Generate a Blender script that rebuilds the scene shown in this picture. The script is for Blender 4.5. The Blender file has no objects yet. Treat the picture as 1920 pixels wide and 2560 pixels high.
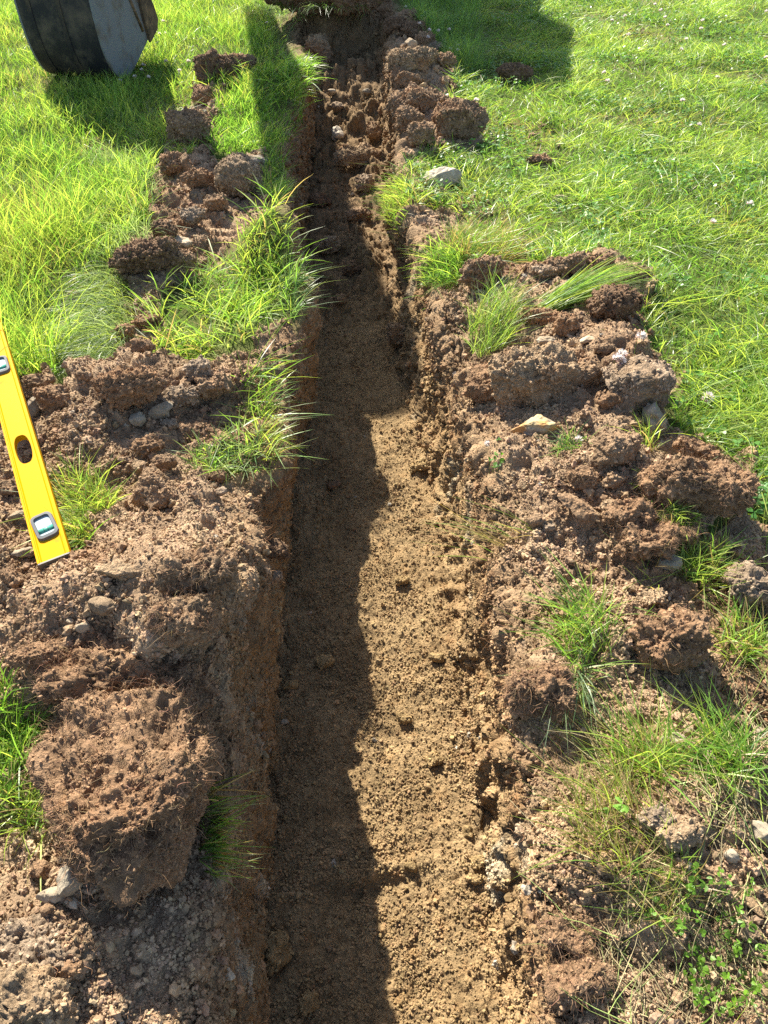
import bpy, bmesh, math, random, time
import numpy as np
from mathutils import Vector, Matrix
T0 = time.time()
rng = np.random.default_rng(11)
random.seed(5)
SC = bpy.context.scene
COL = SC.collection
R = math.radians

# ------------------------------------------------------------------ camera geometry (photo 1920x2560, measured on a 1659x2212 view)
CAM_H = 1.35
FPX = 1849.0
c45 = math.cos(R(45))

def ray(px, py):
    u = (px - 829.5) * 1920 / 1659.0
    v = (py - 1106.0) * 2560 / 2212.0
    return np.array([u, -v * c45 + FPX * c45, -v * c45 - FPX * c45]) / FPX

def P(px, py, z=0.0):
    d = ray(px, py)
    t = (z - CAM_H) / d[2]
    return d[0] * t, d[1] * t

# ------------------------------------------------------------------ noise
def _h2(ix, iy, seed):
    h = (ix.astype(np.int64) * 374761393 + iy.astype(np.int64) * 668265263 + seed * 974634777) & 0xFFFFFFFF
    h = ((h ^ (h >> 13)) * 1274126177) & 0xFFFFFFFF
    h = ((h ^ (h >> 15)) * 2246822519) & 0xFFFFFFFF
    return ((h ^ (h >> 16)) & 0xFFFFFFFF) / 4294967296.0

def _h3(ix, iy, iz, seed):
    h = (ix.astype(np.int64) * 374761393 + iy.astype(np.int64) * 668265263 + iz.astype(np.int64) * 1440662683 + seed * 974634777) & 0xFFFFFFFF
    h = ((h ^ (h >> 13)) * 1274126177) & 0xFFFFFFFF
    h = ((h ^ (h >> 15)) * 2246822519) & 0xFFFFFFFF
    return ((h ^ (h >> 16)) & 0xFFFFFFFF) / 4294967296.0

def n2(x, y, seed=0):
    ix = np.floor(x); iy = np.floor(y)
    fx = x - ix; fy = y - iy
    ux = fx * fx * fx * (fx * (fx * 6 - 15) + 10); uy = fy * fy * fy * (fy * (fy * 6 - 15) + 10)
    def g(a, b):
        t = _h2(ix + a, iy + b, seed) * 6.2831853
        return np.cos(t) * (fx - a) + np.sin(t) * (fy - b)
    a = g(0, 0); b = g(1, 0); c = g(0, 1); d = g(1, 1)
    return ((a + (b - a) * ux) * (1 - uy) + (c + (d - c) * ux) * uy) * 1.5

def fbm2(x, y, oct=4, seed=0, gain=0.5):
    s = 0; a = 1.0
    for i in range(oct):
        s = s + a * n2(x * 2 ** i + 17.3 * i, y * 2 ** i - 9.1 * i, seed + i)
        a *= gain
    return s

def w2(x, y, seed=0):
    ix = np.floor(x); iy = np.floor(y)
    f1 = np.full(x.shape, 9.0); f2 = np.full(x.shape, 9.0); cid = np.zeros(x.shape)
    for a in (-1, 0, 1):
        for b in (-1, 0, 1):
            cx = ix + a; cy = iy + b
            h1 = _h2(cx, cy, seed); h2 = _h2(cx, cy, seed + 77)
            d = (cx + 0.1 + 0.8 * h1 - x) ** 2 + (cy + 0.1 + 0.8 * h2 - y) ** 2
            m = d < f1
            f2 = np.where(m, f1, np.minimum(f2, d))
            cid = np.where(m, h1 * 0.7 + h2 * 0.3, cid)
            f1 = np.where(m, d, f1)
    return np.sqrt(f1), np.sqrt(f2), cid

def n3(p, seed=0):
    x, y, z = p[:, 0], p[:, 1], p[:, 2]
    ix, iy, iz = np.floor(x), np.floor(y), np.floor(z)
    fx, fy, fz = x - ix, y - iy, z - iz
    s = lambda t: t * t * (3 - 2 * t)
    ux, uy, uz = s(fx), s(fy), s(fz)
    r = 0
    for a in (0, 1):
        for b in (0, 1):
            for c in (0, 1):
                w = (ux if a else 1 - ux) * (uy if b else 1 - uy) * (uz if c else 1 - uz)
                r = r + w * (_h3(ix + a, iy + b, iz + c, seed) * 2 - 1)
    return r

def fbm3(p, oct=4, seed=0, gain=0.5):
    s = 0; a = 1.0
    for i in range(oct):
        s = s + a * n3(p * 2 ** i + 13.7 * i, seed + i); a *= gain
    return s

def w3(p, seed=0):
    x, y, z = p[:, 0], p[:, 1], p[:, 2]
    ix, iy, iz = np.floor(x), np.floor(y), np.floor(z)
    f1 = np.full(x.shape, 9.0); cid = np.zeros(x.shape)
    for a in (-1, 0, 1):
        for b in (-1, 0, 1):
            for c in (-1, 0, 1):
                cx, cy, cz = ix + a, iy + b, iz + c
                h1 = _h3(cx, cy, cz, seed); h2 = _h3(cx, cy, cz, seed + 31); h3 = _h3(cx, cy, cz, seed + 67)
                d = (cx + h1 - x) ** 2 + (cy + h2 - y) ** 2 + (cz + h3 - z) ** 2
                m = d < f1
                cid = np.where(m, h2, cid); f1 = np.where(m, d, f1)
    return np.sqrt(f1), cid

def sm(a, b, x):
    t = np.clip((x - a) / (b - a), 0, 1)
    return t * t * (3 - 2 * t)

# ------------------------------------------------------------------ object helpers
def link(o, parent=None):
    COL.objects.link(o)
    if parent is not None:
        o.parent = parent
    return o

def tag(o, label=None, cat=None, group=None, kind=None):
    if label: o['label'] = label
    if cat: o['category'] = cat
    if group: o['group'] = group
    if kind: o['kind'] = kind
    return o

def empty(name, loc=(0, 0, 0), rot=(0, 0, 0)):
    o = bpy.data.objects.new(name, None)
    o.location = loc; o.rotation_euler = rot
    o.empty_display_size = 0.05
    return link(o)

def mesh_np(name, V, loops, totals, mat, col=None, smooth=True, parent=None):
    me = bpy.data.meshes.new(name)
    V = np.ascontiguousarray(V, dtype=np.float32)
    loops = np.ascontiguousarray(loops, dtype=np.int32); totals = np.ascontiguousarray(totals, dtype=np.int32)
    me.vertices.add(len(V)); me.vertices.foreach_set('co', V.ravel())
    me.loops.add(len(loops)); me.loops.foreach_set('vertex_index', loops)
    me.polygons.add(len(totals))
    st = np.concatenate([[0], np.cumsum(totals)[:-1]]).astype(np.int32)
    me.polygons.foreach_set('loop_start', st)
    me.polygons.foreach_set('loop_total', totals)
    me.polygons.foreach_set('use_smooth', np.full(len(totals), smooth, dtype=bool))
    if col is not None:
        a = me.color_attributes.new('Col', 'FLOAT_COLOR', 'POINT')
        c = np.ones((len(V), 4), dtype=np.float32); c[:, :3] = col
        a.data.foreach_set('color', c.ravel())
    me.update(calc_edges=True)
    if mat: me.materials.append(mat)
    o = bpy.data.objects.new(name, me)
    return link(o, parent)

def bm_obj(name, bm, mat, parent=None, smooth=False):
    me = bpy.data.meshes.new(name)
    bmesh.ops.recalc_face_normals(bm, faces=bm.faces)
    bm.to_mesh(me); bm.free()
    if smooth:
        me.polygons.foreach_set('use_smooth', np.ones(len(me.polygons), dtype=bool))
    me.materials.append(mat)
    return link(bpy.data.objects.new(name, me), parent)

# ------------------------------------------------------------------ materials
def new_mat(name):
    m = bpy.data.materials.new(name); m.use_nodes = True
    nt = m.node_tree; nt.nodes.clear()
    out = nt.nodes.new('ShaderNodeOutputMaterial')
    return m, nt, out

def N(nt, t, **kw):
    n = nt.nodes.new(t)
    for k, v in kw.items():
        if k.startswith('i_'):
            n.inputs[k[2:].replace('_', ' ')].default_value = v
        else:
            setattr(n, k, v)
    return n

def soil_mat(name, base=None, var=0.35, bump=0.5, scale=1.0, rough=1.0, tint=(1.0, 0.82, 0.66)):
    """earthy, grainy surface; base from the Col attribute or a fixed colour, modulated by fine grain"""
    m, nt, out = new_mat(name)
    L = nt.links.new
    bs = N(nt, 'ShaderNodeBsdfPrincipled')
    bs.inputs['Roughness'].default_value = rough
    bs.inputs['Specular IOR Level'].default_value = 0.12
    tc = N(nt, 'ShaderNodeTexCoord')
    nz = N(nt, 'ShaderNodeTexNoise'); nz.inputs['Scale'].default_value = 55 * scale; nz.inputs['Detail'].default_value = 7; nz.inputs['Roughness'].default_value = 0.68
    nf = N(nt, 'ShaderNodeTexNoise'); nf.inputs['Scale'].default_value = 420 * scale; nf.inputs['Detail'].default_value = 4; nf.inputs['Roughness'].default_value = 0.7
    vo = N(nt, 'ShaderNodeTexVoronoi'); vo.inputs['Scale'].default_value = 170 * scale
    for t in (nz, nf, vo): L(tc.outputs['Object'], t.inputs['Vector'])
    if base is None:
        at = N(nt, 'ShaderNodeAttribute'); at.attribute_name = 'Col'; csrc = at.outputs['Color']
    else:
        rg = N(nt, 'ShaderNodeRGB'); rg.outputs[0].default_value = (*base, 1); csrc = rg.outputs[0]
    mr = N(nt, 'ShaderNodeMapRange'); mr.inputs['From Min'].default_value = 0.3; mr.inputs['From Max'].default_value = 0.7
    mr.inputs['To Min'].default_value = 1 - var; mr.inputs['To Max'].default_value = 1 + var
    L(nz.outputs['Fac'], mr.inputs['Value'])
    mr2 = N(nt, 'ShaderNodeMapRange'); mr2.inputs['From Min'].default_value = 0.3; mr2.inputs['From Max'].default_value = 0.7
    mr2.inputs['To Min'].default_value = 1 - var * 0.7; mr2.inputs['To Max'].default_value = 1 + var * 0.7
    L(nf.outputs['Fac'], mr2.inputs['Value'])
    mu = N(nt, 'ShaderNodeMath', operation='MULTIPLY'); L(mr.outputs[0], mu.inputs[0]); L(mr2.outputs[0], mu.inputs[1])
    vm = N(nt, 'ShaderNodeVectorMath', operation='SCALE'); L(csrc, vm.inputs[0]); L(mu.outputs[0], vm.inputs['Scale'])
    # a few reddish and pale flecks
    mx = N(nt, 'ShaderNodeMix', data_type='RGBA')
    fl = N(nt, 'ShaderNodeMapRange'); fl.inputs['From Min'].default_value = 0.56; fl.inputs['From Max'].default_value = 0.74; fl.inputs['To Max'].default_value = 0.5
    nz2 = N(nt, 'ShaderNodeTexNoise'); nz2.inputs['Scale'].default_value = 21 * scale; nz2.inputs['Detail'].default_value = 6
    L(tc.outputs['Object'], nz2.inputs['Vector']); L(nz2.outputs['Fac'], fl.inputs['Value'])
    L(fl.outputs[0], mx.inputs['Factor'])
    tm = N(nt, 'ShaderNodeVectorMath', operation='MULTIPLY'); L(vm.outputs[0], tm.inputs[0]); tm.inputs[1].default_value = tint
    L(vm.outputs[0], mx.inputs['A']); L(tm.outputs[0], mx.inputs['B'])
    L(mx.outputs['Result'], bs.inputs['Base Color'])
    ad = N(nt, 'ShaderNodeMath', operation='MULTIPLY_ADD'); ad.inputs[1].default_value = 0.6
    L(nf.outputs['Fac'], ad.inputs[0]); L(nz.outputs['Fac'], ad.inputs[2])
    ad2 = N(nt, 'ShaderNodeMath', operation='SUBTRACT'); L(ad.outputs[0], ad2.inputs[0])
    vs = N(nt, 'ShaderNodeMath', operation='MULTIPLY'); vs.inputs[1].default_value = 0.5; L(vo.outputs['Distance'], vs.inputs[0]); L(vs.outputs[0], ad2.inputs[1])
    bp = N(nt, 'ShaderNodeBump'); bp.inputs['Strength'].default_value = bump; bp.inputs['Distance'].default_value = 0.008 / scale
    L(ad2.outputs[0], bp.inputs['Height']); L(bp.outputs[0], bs.inputs['Normal'])
    L(bs.outputs[0], out.inputs['Surface'])
    return m

def leaf_mat(name, trans=0.5, rough=0.38, spec=0.5, tmul=(1.5, 1.25, 0.6)):
    m, nt, out = new_mat(name); L = nt.links.new
    at = N(nt, 'ShaderNodeAttribute'); at.attribute_name = 'Col'
    bs = N(nt, 'ShaderNodeBsdfPrincipled'); bs.inputs['Roughness'].default_value = rough; bs.inputs['Specular IOR Level'].default_value = spec
    L(at.outputs['Color'], bs.inputs['Base Color'])
    tr = N(nt, 'ShaderNodeBsdfTranslucent')
    vm = N(nt, 'ShaderNodeVectorMath', operation='MULTIPLY'); L(at.outputs['Color'], vm.inputs[0]); vm.inputs[1].default_value = tmul
    L(vm.outputs[0], tr.inputs['Color'])
    mx = N(nt, 'ShaderNodeMixShader'); mx.inputs[0].default_value = trans
    L(bs.outputs[0], mx.inputs[1]); L(tr.outputs[0], mx.inputs[2]); L(mx.outputs[0], out.inputs['Surface'])
    return m

def plain_mat(name, col, rough=0.5, metal=0.0, spec=0.5, dirt=None, dscale=9, damt=(0.45, 0.65), bump=0.0):
    m, nt, out = new_mat(name); L = nt.links.new
    bs = N(nt, 'ShaderNodeBsdfPrincipled'); bs.inputs['Roughness'].default_value = rough; bs.inputs['Metallic'].default_value = metal
    bs.inputs['Specular IOR Level'].default_value = spec
    bs.inputs['Base Color'].default_value = (*col, 1)
    tc = N(nt, 'ShaderNodeTexCoord')
    nz = N(nt, 'ShaderNodeTexNoise'); nz.inputs['Scale'].default_value = dscale; nz.inputs['Detail'].default_value = 8; nz.inputs['Roughness'].default_value = 0.65
    L(tc.outputs['Object'], nz.inputs['Vector'])
    if dirt:
        mr = N(nt, 'ShaderNodeMapRange'); mr.inputs['From Min'].default_value = damt[0]; mr.inputs['From Max'].default_value = damt[1]
        L(nz.outputs['Fac'], mr.inputs['Value'])
        mx = N(nt, 'ShaderNodeMix', data_type='RGBA'); mx.inputs['A'].default_value = (*col, 1); mx.inputs['B'].default_value = (*dirt, 1)
        L(mr.outputs[0], mx.inputs['Factor']); L(mx.outputs['Result'], bs.inputs['Base Color'])
        mr3 = N(nt, 'ShaderNodeMapRange'); mr3.inputs['To Min'].default_value = rough; mr3.inputs['To Max'].default_value = 0.9
        L(mr.outputs[0], mr3.inputs['Value']); L(mr3.outputs[0], bs.inputs['Roughness'])
    if bump:
        bp = N(nt, 'ShaderNodeBump'); bp.inputs['Strength'].default_value = bump; bp.inputs['Distance'].default_value = 0.004
        L(nz.outputs['Fac'], bp.inputs['Height']); L(bp.outputs[0], bs.inputs['Normal'])
    L(bs.outputs[0], out.inputs['Surface'])
    return m

M = {}
M['ground'] = soil_mat('ground_soil', None, 0.34, 0.9)
M['crumb'] = soil_mat('crumb_soil', None, 0.25, 0.4)
M['clod'] = soil_mat('clod_soil', None, 0.36, 1.0)
M['stone'] = soil_mat('stone', None, 0.26, 0.35, 0.6, rough=0.85, tint=(1.05, 0.9, 0.72))
M['grass'] = leaf_mat('grass_blades', 0.55, tmul=(1.5, 1.45, .85))
M['straw'] = leaf_mat('dry_straw', 0.3, 0.5, 0.3, (1.1, 1.0, 0.8))
M['root'] = leaf_mat('root_fibre', 0.2, 0.7, 0.15, (1, 0.8, 0.6))
M['clover'] = leaf_mat('clover_leaf', 0.45, 0.4, 0.35, (1.4, 1.2, 0.5))
M['petal'] = leaf_mat('clover_petal', 0.5, 0.6, 0.2, (1.1, 1.05, 1.0))

# ------------------------------------------------------------------ the ground sheet with the trench
LR = [(500, -60), (640, 20), (640, 80), (668, 140), (650, 200), (612, 260), (606, 330), (618, 400), (612, 470), (640, 560), (668, 640), (650, 700), (610, 780), (602, 880),
      (606, 960), (592, 1030), (552, 1080), (546, 1150), (532, 1220), (512, 1300), (500, 1400), (492, 1500), (490, 1600), (484, 1700), (474, 1800), (468, 1900), (462, 2000), (455, 2100), (450, 2212)]
RR = [(850, -60), (845, 40), (842, 100), (850, 165), (874, 235), (876, 300), (872, 344), (870, 400), (884, 450), (908, 520), (938, 590), (954, 660), (980, 740), (1000, 800), (1012, 880),
      (1040, 960), (1066, 1040), (1076, 1120), (1082, 1200), (1096, 1300), (1112, 1400), (1130, 1500), (1138, 1600), (1142, 1700), (1150, 1800), (1160, 1900), (1180, 2000), (1190, 2100), (1200, 2212)]
LF = [(690, 150), (680, 250), (672, 320), (668, 400), (664, 500), (664, 600), (664, 700), (655, 800), (640, 900), (620, 1000), (604, 1100), (602, 1200), (602, 1300), (600, 1400), (596, 1500), (588, 1600),
      (580, 1700), (574, 1800), (570, 1900), (568, 2000), (564, 2100), (560, 2212)]
RF = [(818, 150), (812, 250), (826, 344), (828, 400), (832, 520), (836, 620), (834, 700), (855, 800), (892, 900), (918, 1000), (938, 1100), (952, 1200), (968, 1300), (980, 1400), (994, 1500), (1012, 1600),
      (1030, 1700), (1046, 1800), (1058, 1900), (1072, 2000), (1088, 2100), (1108, 2212)]
DEPTH = 0.46

def line(tab, z):
    w = np.array([P(a, b, z) for a, b in tab]); o = np.argsort(w[:, 1])
    return w[o, 1], w[o, 0]

# rows: fine near the camera, coarser with distance
ys = []; y = -0.9
while y < 8.6:
    ys.append(y)
    y += 0.02 if y < 0.12 else 0.0026 + 0.0026 * y
ys += [8.7, 9.0, 9.5, 10.2, 11, 12.5, 15, 20, 30, 45, 80]
Yr = np.array(ys); NR = len(Yr)
xl = np.interp(Yr, *line(LR, 0.04)); xr = np.interp(Yr, *line(RR, 0.03))
fl = np.interp(Yr, *line(LF, -DEPTH)); fr = np.interp(Yr, *line(RF, -DEPTH + 0.03))
fl = np.maximum(fl, xl - 0.035); fr = np.maximum(np.minimum(fr, xr - 0.01), fl + 0.2)
rag = lambda s: 0.018 * fbm2(Yr * 3.3, Yr * 0 + s, 3, 5) + 0.008 * fbm2(Yr * 19, Yr * 0 + s, 3, 9)
xl = xl + rag(1.3); xr = xr + rag(7.7)
dep = DEPTH * (1 - .5 * sm(5.1, 5.9, Yr)) * (1 - sm(6.15, 6.5, Yr)) - 0.05 * sm(2.95, 3.2, Yr) * (1 - sm(6.15, 6.5, Yr))

# columns
def seg(kind, n, a, b, p=1.0):
    t = np.linspace(0, 1, n, endpoint=False)
    return [(kind, a + (b - a) * (tt ** p)) for tt in t]
cols = []
cols += [('L', v) for v in (80, 45, 25, 15, 10, 7.5)]
cols += seg('L', 120, 6, 1.25)
cols += seg('L', 330, 1.25, 0)
cols += seg('WL', 130, 0, 1)
cols += seg('F', 190, 0, 1)
cols += seg('WR', 150, 0, 1)
cols += seg('R', 330, 0, 1.25)
cols += seg('R', 120, 1.25, 6)
cols += [('R', v) for v in (6.2, 7.5, 10, 15, 25, 45, 80)]
NC = len(cols)
X = np.zeros((NR, NC)); Z = np.zeros((NR, NC)); S = np.zeros((NR, NC))
KW = np.zeros(NC); KF = np.zeros(NC); KWR = np.zeros(NC); TT = np.zeros(NC)
for j, (k, v) in enumerate(cols):
    TT[j] = v
    if k == 'L': X[:, j] = xl - v
    elif k == 'WL':
        KW[j] = 1
        e = v ** 1.0
        X[:, j] = xl + (fl - xl) * e; Z[:, j] = -dep * e
    elif k == 'F':
        KF[j] = 1
        X[:, j] = fl + (fr - fl) * v
        Z[:, j] = -dep * (1 - 0.10 * v ** 3)
    elif k == 'WR':
        KWR[j] = 1
        zz = np.interp(v, [0, 0.25, 0.5, 0.7, 0.88, 1.0], [0.92, 0.85, 0.74, 0.55, 0.22, 0.0])
        X[:, j] = fr + (xr - fr) * v; Z[:, j] = -dep * zz
    else: X[:, j] = xr + v
# soften the corners of the section
for it in range(10):
    for A in (X, Z):
        A[:, 100:-100] = 0.25 * A[:, 99:-101] + 0.5 * A[:, 100:-100] + 0.25 * A[:, 101:-99]
Yg = np.repeat(Yr[:, None], NC, 1)
Xb = X.copy()
# heaps on the banks (px, py, height, radius)
HEAPS = [(330, 1270, .075, .26), (120, 1380, .05, .2), (450, 1180, .055, .18), (250, 1500, .03, .22), (260, 880, .075, .24), (410, 840, .06, .17), (150, 1000, .045, .2), (440, 450, .06, .25), (350, 560, .07, .18), (612, 510, .13, .2), (610, 450, .06, .18), (640, 560, .07, .17), (652, 640, .05, .13), (560, 740, .03, .2), (440, 1360, .085, .17), (320, 1410, .11, .2), (450, 1440, .05, .13), (430, 1520, .05, .14), (180, 1430, .05, .18),
         (560, 330, .05, .3), (60, 2100, .06, .2), (240, 2000, .03, .15), (40, 1200, .03, .2), (620, 180, .09, .3), (400, 1050, .03, .15), (570, 560, .04, .2), (520, 240, .05, .3),
         (1250, 730, .09, .26), (1350, 830, .09, .25), (1140, 850, .05, .16), (1250, 1010, .085, .25), (1420, 1140, .075, .2), (1160, 1150, .035, .15), (1110, 640, .07, .2), (890, 150, .15, .22), (900, 225, .10, .2), (905, 280, .07, .18),
         (1170, 1480, .05, .1), (1420, 1400, .05, .16), (1300, 600, .06, .2), (1340, 930, .04, .2), (990, 540, .05, .17), (1460, 1790, .03, .15), (1290, 1860, .04, .14), (1560, 1080, .03, .2), (700, 20, .18, .3), (870, 60, .1, .25)]
hb = np.zeros_like(X)
for px, py, a, r in HEAPS:
    hx, hy = P(px, py, a * 0.5)
    hb += a * np.exp(-((X - hx) ** 2 + (Yg - hy) ** 2) / (2 * (r * 0.62) ** 2))
near = np.exp(-np.maximum(np.maximum(xl[:, None] - X, X - xr[:, None]), 0) / 0.75)
wallfade = np.clip(1 + Z / 0.28, 0, 1) ** 1.5
Z += (hb + 0.03 * fbm2(X * 1.3, Yg * 1.3, 3, 21) * np.clip(1 - (np.abs(X) - 6) / 6, 0, 1)) * wallfade * np.clip((9.5 - Yg) / 1.5, 0, 1)
# arc coordinate across the section
dS = np.sqrt(np.diff(X, axis=1) ** 2 + np.diff(Z, axis=1) ** 2)
S[:, 1:] = np.cumsum(dS, axis=1); S -= S[:, [NC // 2]]

# spoil mask in plan: where bare soil lies
def poly_w(pts, z=0.03):
    return np.array([P(a, b, z) for a, b in pts])
def inside(poly, x, y):
    r = np.zeros(x.shape, dtype=bool); n = len(poly); j = n - 1
    for i in range(n):
        xi, yi = poly[i]; xj, yj = poly[j]
        if yi != yj:
            c = ((yi > y) != (yj > y)) & (x < (xj - xi) * (y - yi) / (yj - yi) + xi)
            r ^= c
        j = i
    return r
SPOIL = [
    [(420, 130), (540, 120), (545, 150), (500, 190), (470, 240), (455, 330), (470, 370), (570, 340), (640, 470), (560, 520), (480, 560), (420, 590), (330, 640), (250, 600), (255, 545), (330, 500), (340, 380), (365, 260), (420, 230)],
    [(240, 590), (340, 590), (350, 760), (290, 800), (330, 800), (400, 780), (500, 760), (620, 700), (640, 900), (620, 1100), (560, 1450), (540, 2400), (-500, 2600), (-600, 850), (50, 810), (150, 840), (190, 880), (200, 800), (280, 780)],
    [(760, -20), (870, 30), (960, 130), (1000, 160), (960, 240), (1040, 250), (1045, 310), (940, 330), (900, 360), (1010, 420), (1000, 500), (900, 560), (780, 400), (760, 100)],
    [(900, 540), (1020, 600), (1120, 560), (1200, 575), (1290, 555), (1390, 590), (1385, 720), (1350, 790), (1450, 820), (1445, 960), (1590, 1000), (1610, 1090), (1500, 1180), (1640, 1150), (1900, 1250), (1900, 2500), (950, 2500), (1040, 1500), (960, 1000), (880, 700)],
]
wx = X + 0.05 * fbm2(X * 5, Yg * 5, 3, 31); wy = Yg + 0.06 * fbm2(X * 5 + 40, Yg * 5, 3, 33)
spoil = np.zeros_like(X)
for p in SPOIL:
    spoil = np.maximum(spoil, inside(poly_w(p), wx, wy).astype(float))
trench = np.clip((0.02 - (Z - hb * wallfade)) / 0.05, 0, 1)
soil = np.maximum(spoil, np.clip(-(Z - hb) / 0.04, 0, 1))
soil = np.where((Yg < -0.3), np.maximum(soil, 0.0), soil)
# roughness relief along the normal
dXu = np.gradient(X, axis=1); dZu = np.gradient(Z, axis=1); dYv = np.gradient(Yg, axis=0); dXv = np.gradient(X, axis=0); dZv = np.gradient(Z, axis=0)
nx = -dZu * dYv; ny = dXu * -dZv + dXv * dZu; nz_ = dXu * dYv
nl = np.sqrt(nx ** 2 + ny ** 2 + nz_ ** 2) + 1e-9; nx /= nl; ny /= nl; nz_ /= nl
FM = KF[None, :] * np.ones((NR, 1)); WM = KW[None, :] * np.ones((NR, 1)); WRM = KWR[None, :] * np.ones((NR, 1))
kern = np.ones(41) / 41
for A in (FM, WM, WRM):
    A[:] = np.apply_along_axis(lambda r: np.convolve(r, kern, 'same'), 1, A[:1])
BM = np.clip(1 - FM - WM - WRM, 0, 1)
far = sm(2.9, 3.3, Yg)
disp = np.zeros_like(X)
sel = np.abs(X) < 7
big = fbm2(S * 4.5, Yg * 4.5, 4, 41)
midn = fbm2(S * 16, Yg * 16, 4, 43)
f1, f2, cA = w2(S * 16 + 0.25 * midn, Yg * 16 + 0.3 * big, 51)      # 6 cm lumps
lump = np.sqrt(np.clip(1 - (f1 / 0.75) ** 2, 0, 1)) * (0.3 + cA)
g1, g2, cB = w2(S * 45 + 0.3 * midn, Yg * 45, 53)                    # 2 cm crumbs
crumb = np.sqrt(np.clip(1 - (g1 / 0.7) ** 2, 0, 1)) * (cB ** 1.5)
h1, h2, cC = w2(S * 105, Yg * 105, 57)                               # 1 cm grains
grain = np.sqrt(np.clip(1 - (h1 / 0.7) ** 2, 0, 1)) * cC
amp_big = BM * 0.03 * soil + FM * (0.006 + 0.045 * far) + WM * 0.018 + WRM * (0.022 + 0.015 * far)
amp_lump = BM * 0.030 * soil + FM * (0.007 + 0.055 * far) + WM * 0.013 + WRM * (0.010 + 0.014 * far)
amp_cr = BM * 0.014 * soil + FM * 0.0075 + WM * 0.004 + WRM * 0.006
amp_gr = BM * 0.006 * soil + FM * 0.0052 + WM * 0.005 + WRM * 0.005
patch = sm(-0.3, 0.5, fbm2(S * 3 + 5, Yg * 3, 3, 61))
disp = amp_big * big + amp_lump * lump * (0.35 + 0.9 * patch) + amp_cr * crumb * (0.4 + 0.8 * (1 - patch * 0.4)) + amp_gr * grain + 0.004 * midn * soil
# vertical scrape ledges and cracks on the walls
led = fbm2(Yg * 9 + 0.6 * midn, S * 2.2, 4, 71)
disp += (WM * 0.022 + WRM * 0.020) * led
crk, _, _ = (np.abs(fbm2(Yg * 2.4, S * 10 + 0.5 * big, 3, 73)), 0, 0)
disp -= (WM * 0.03 + WRM * 0.018) * (1 - sm(0.0, 0.06, crk))
crev = np.abs(fbm2(Yg * 3.0 + 0.9 * led, S * 6.0 + 4, 3, 77))
disp -= WRM * 0.06 * (1 - sm(0.0, 0.10, crev)) * np.clip(1 + Z / 0.30, 0, 1) * (1 - sm(2.2, 3.0, Yg))
# bucket marks: shallow cross ridges on the floor
bx, by = P(770, 1885, -DEPTH)
rx = np.exp(-((X - bx - .05) / .13) ** 4)
disp += FM * rx * (0.017 * np.exp(-((Yg - by - 0.03 * big) / 0.018) ** 2) - 0.010 * np.exp(-((Yg - by + 0.035 - .03 * big) / 0.02) ** 2))
# smear of debris at the foot of the right wall
disp *= sel
X2 = X + nx * disp; Y2 = Yg + ny * disp; Z2 = Z + nz_ * disp

def mix(a, b, t):
    return a * (1 - t[..., None]) + b * t[..., None]
A3 = lambda *c: np.array(c)[None, None, :]
tone = np.clip(0.5 + 0.5 * fbm2(S * 7, Yg * 7, 4, 81), 0, 1)
tone2 = np.clip(0.5 + 0.6 * fbm2(S * 2.1 + 9, Yg * 2.1, 4, 83), 0, 1)
bank_c = mix(A3(.25, .168, .102), A3(.40, .285, .18), tone)
bank_c = mix(bank_c, A3(.245, .148, .085) * np.ones_like(bank_c), np.clip((tone2 - .58) * 2.4, 0, 0.75))
floor_c = mix(A3(.225, .153, .078), A3(.325, .228, .12), tone)
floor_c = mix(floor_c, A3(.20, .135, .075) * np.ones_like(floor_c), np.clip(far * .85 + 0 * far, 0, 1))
wall_c = mix(A3(.25, .16, .08), A3(.35, .245, .13), tone)
pale = np.clip((fbm2(Yg * 6, S * 3.0, 4, 87) - 0.35) * 3, 0, 1) * (WM + WRM)
wall_c = mix(wall_c, A3(.42, .36, .25) * np.ones_like(wall_c), pale * np.where(Yg < 1.1, .9, .6))
up = np.clip(1 + (Z - hb) / 0.22, 0, 1)                                          # topsoil band high on the walls
wall_c = mix(wall_c, A3(.26, .152, .078) * np.ones_like(wall_c), up * (WM + WRM) * 0.85)
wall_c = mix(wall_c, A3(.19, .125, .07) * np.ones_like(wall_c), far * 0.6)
grass_c = mix(A3(.05, .075, .016), A3(.10, .12, .03), tone)
farg = sm(6, 9, np.maximum(np.abs(X), Yg))
grass_c = mix(grass_c, A3(.09, .17, .03) * np.ones_like(grass_c), farg)
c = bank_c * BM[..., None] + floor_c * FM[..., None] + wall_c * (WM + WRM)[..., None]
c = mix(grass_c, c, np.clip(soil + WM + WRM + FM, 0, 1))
c *= (0.86 + 0.28 * cB)[..., None] * (0.9 + 0.2 * cA)[..., None]
V = np.stack([X2, Y2, Z2], -1).reshape(-1, 3)
i = np.arange(NR - 1)[:, None] * NC + np.arange(NC - 1)[None, :]
Q = np.stack([i, i + 1, i + 1 + NC, i + NC], -1).reshape(-1, 4)
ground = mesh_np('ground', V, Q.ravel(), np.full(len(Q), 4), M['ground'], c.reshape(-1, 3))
tag(ground, 'brown earth with a straight open trench dug through it', None, None, 'structure')
NRM = np.stack([nx, ny, nz_], -1).reshape(-1, 3)
print('ground', V.shape, time.time() - T0)

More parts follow.
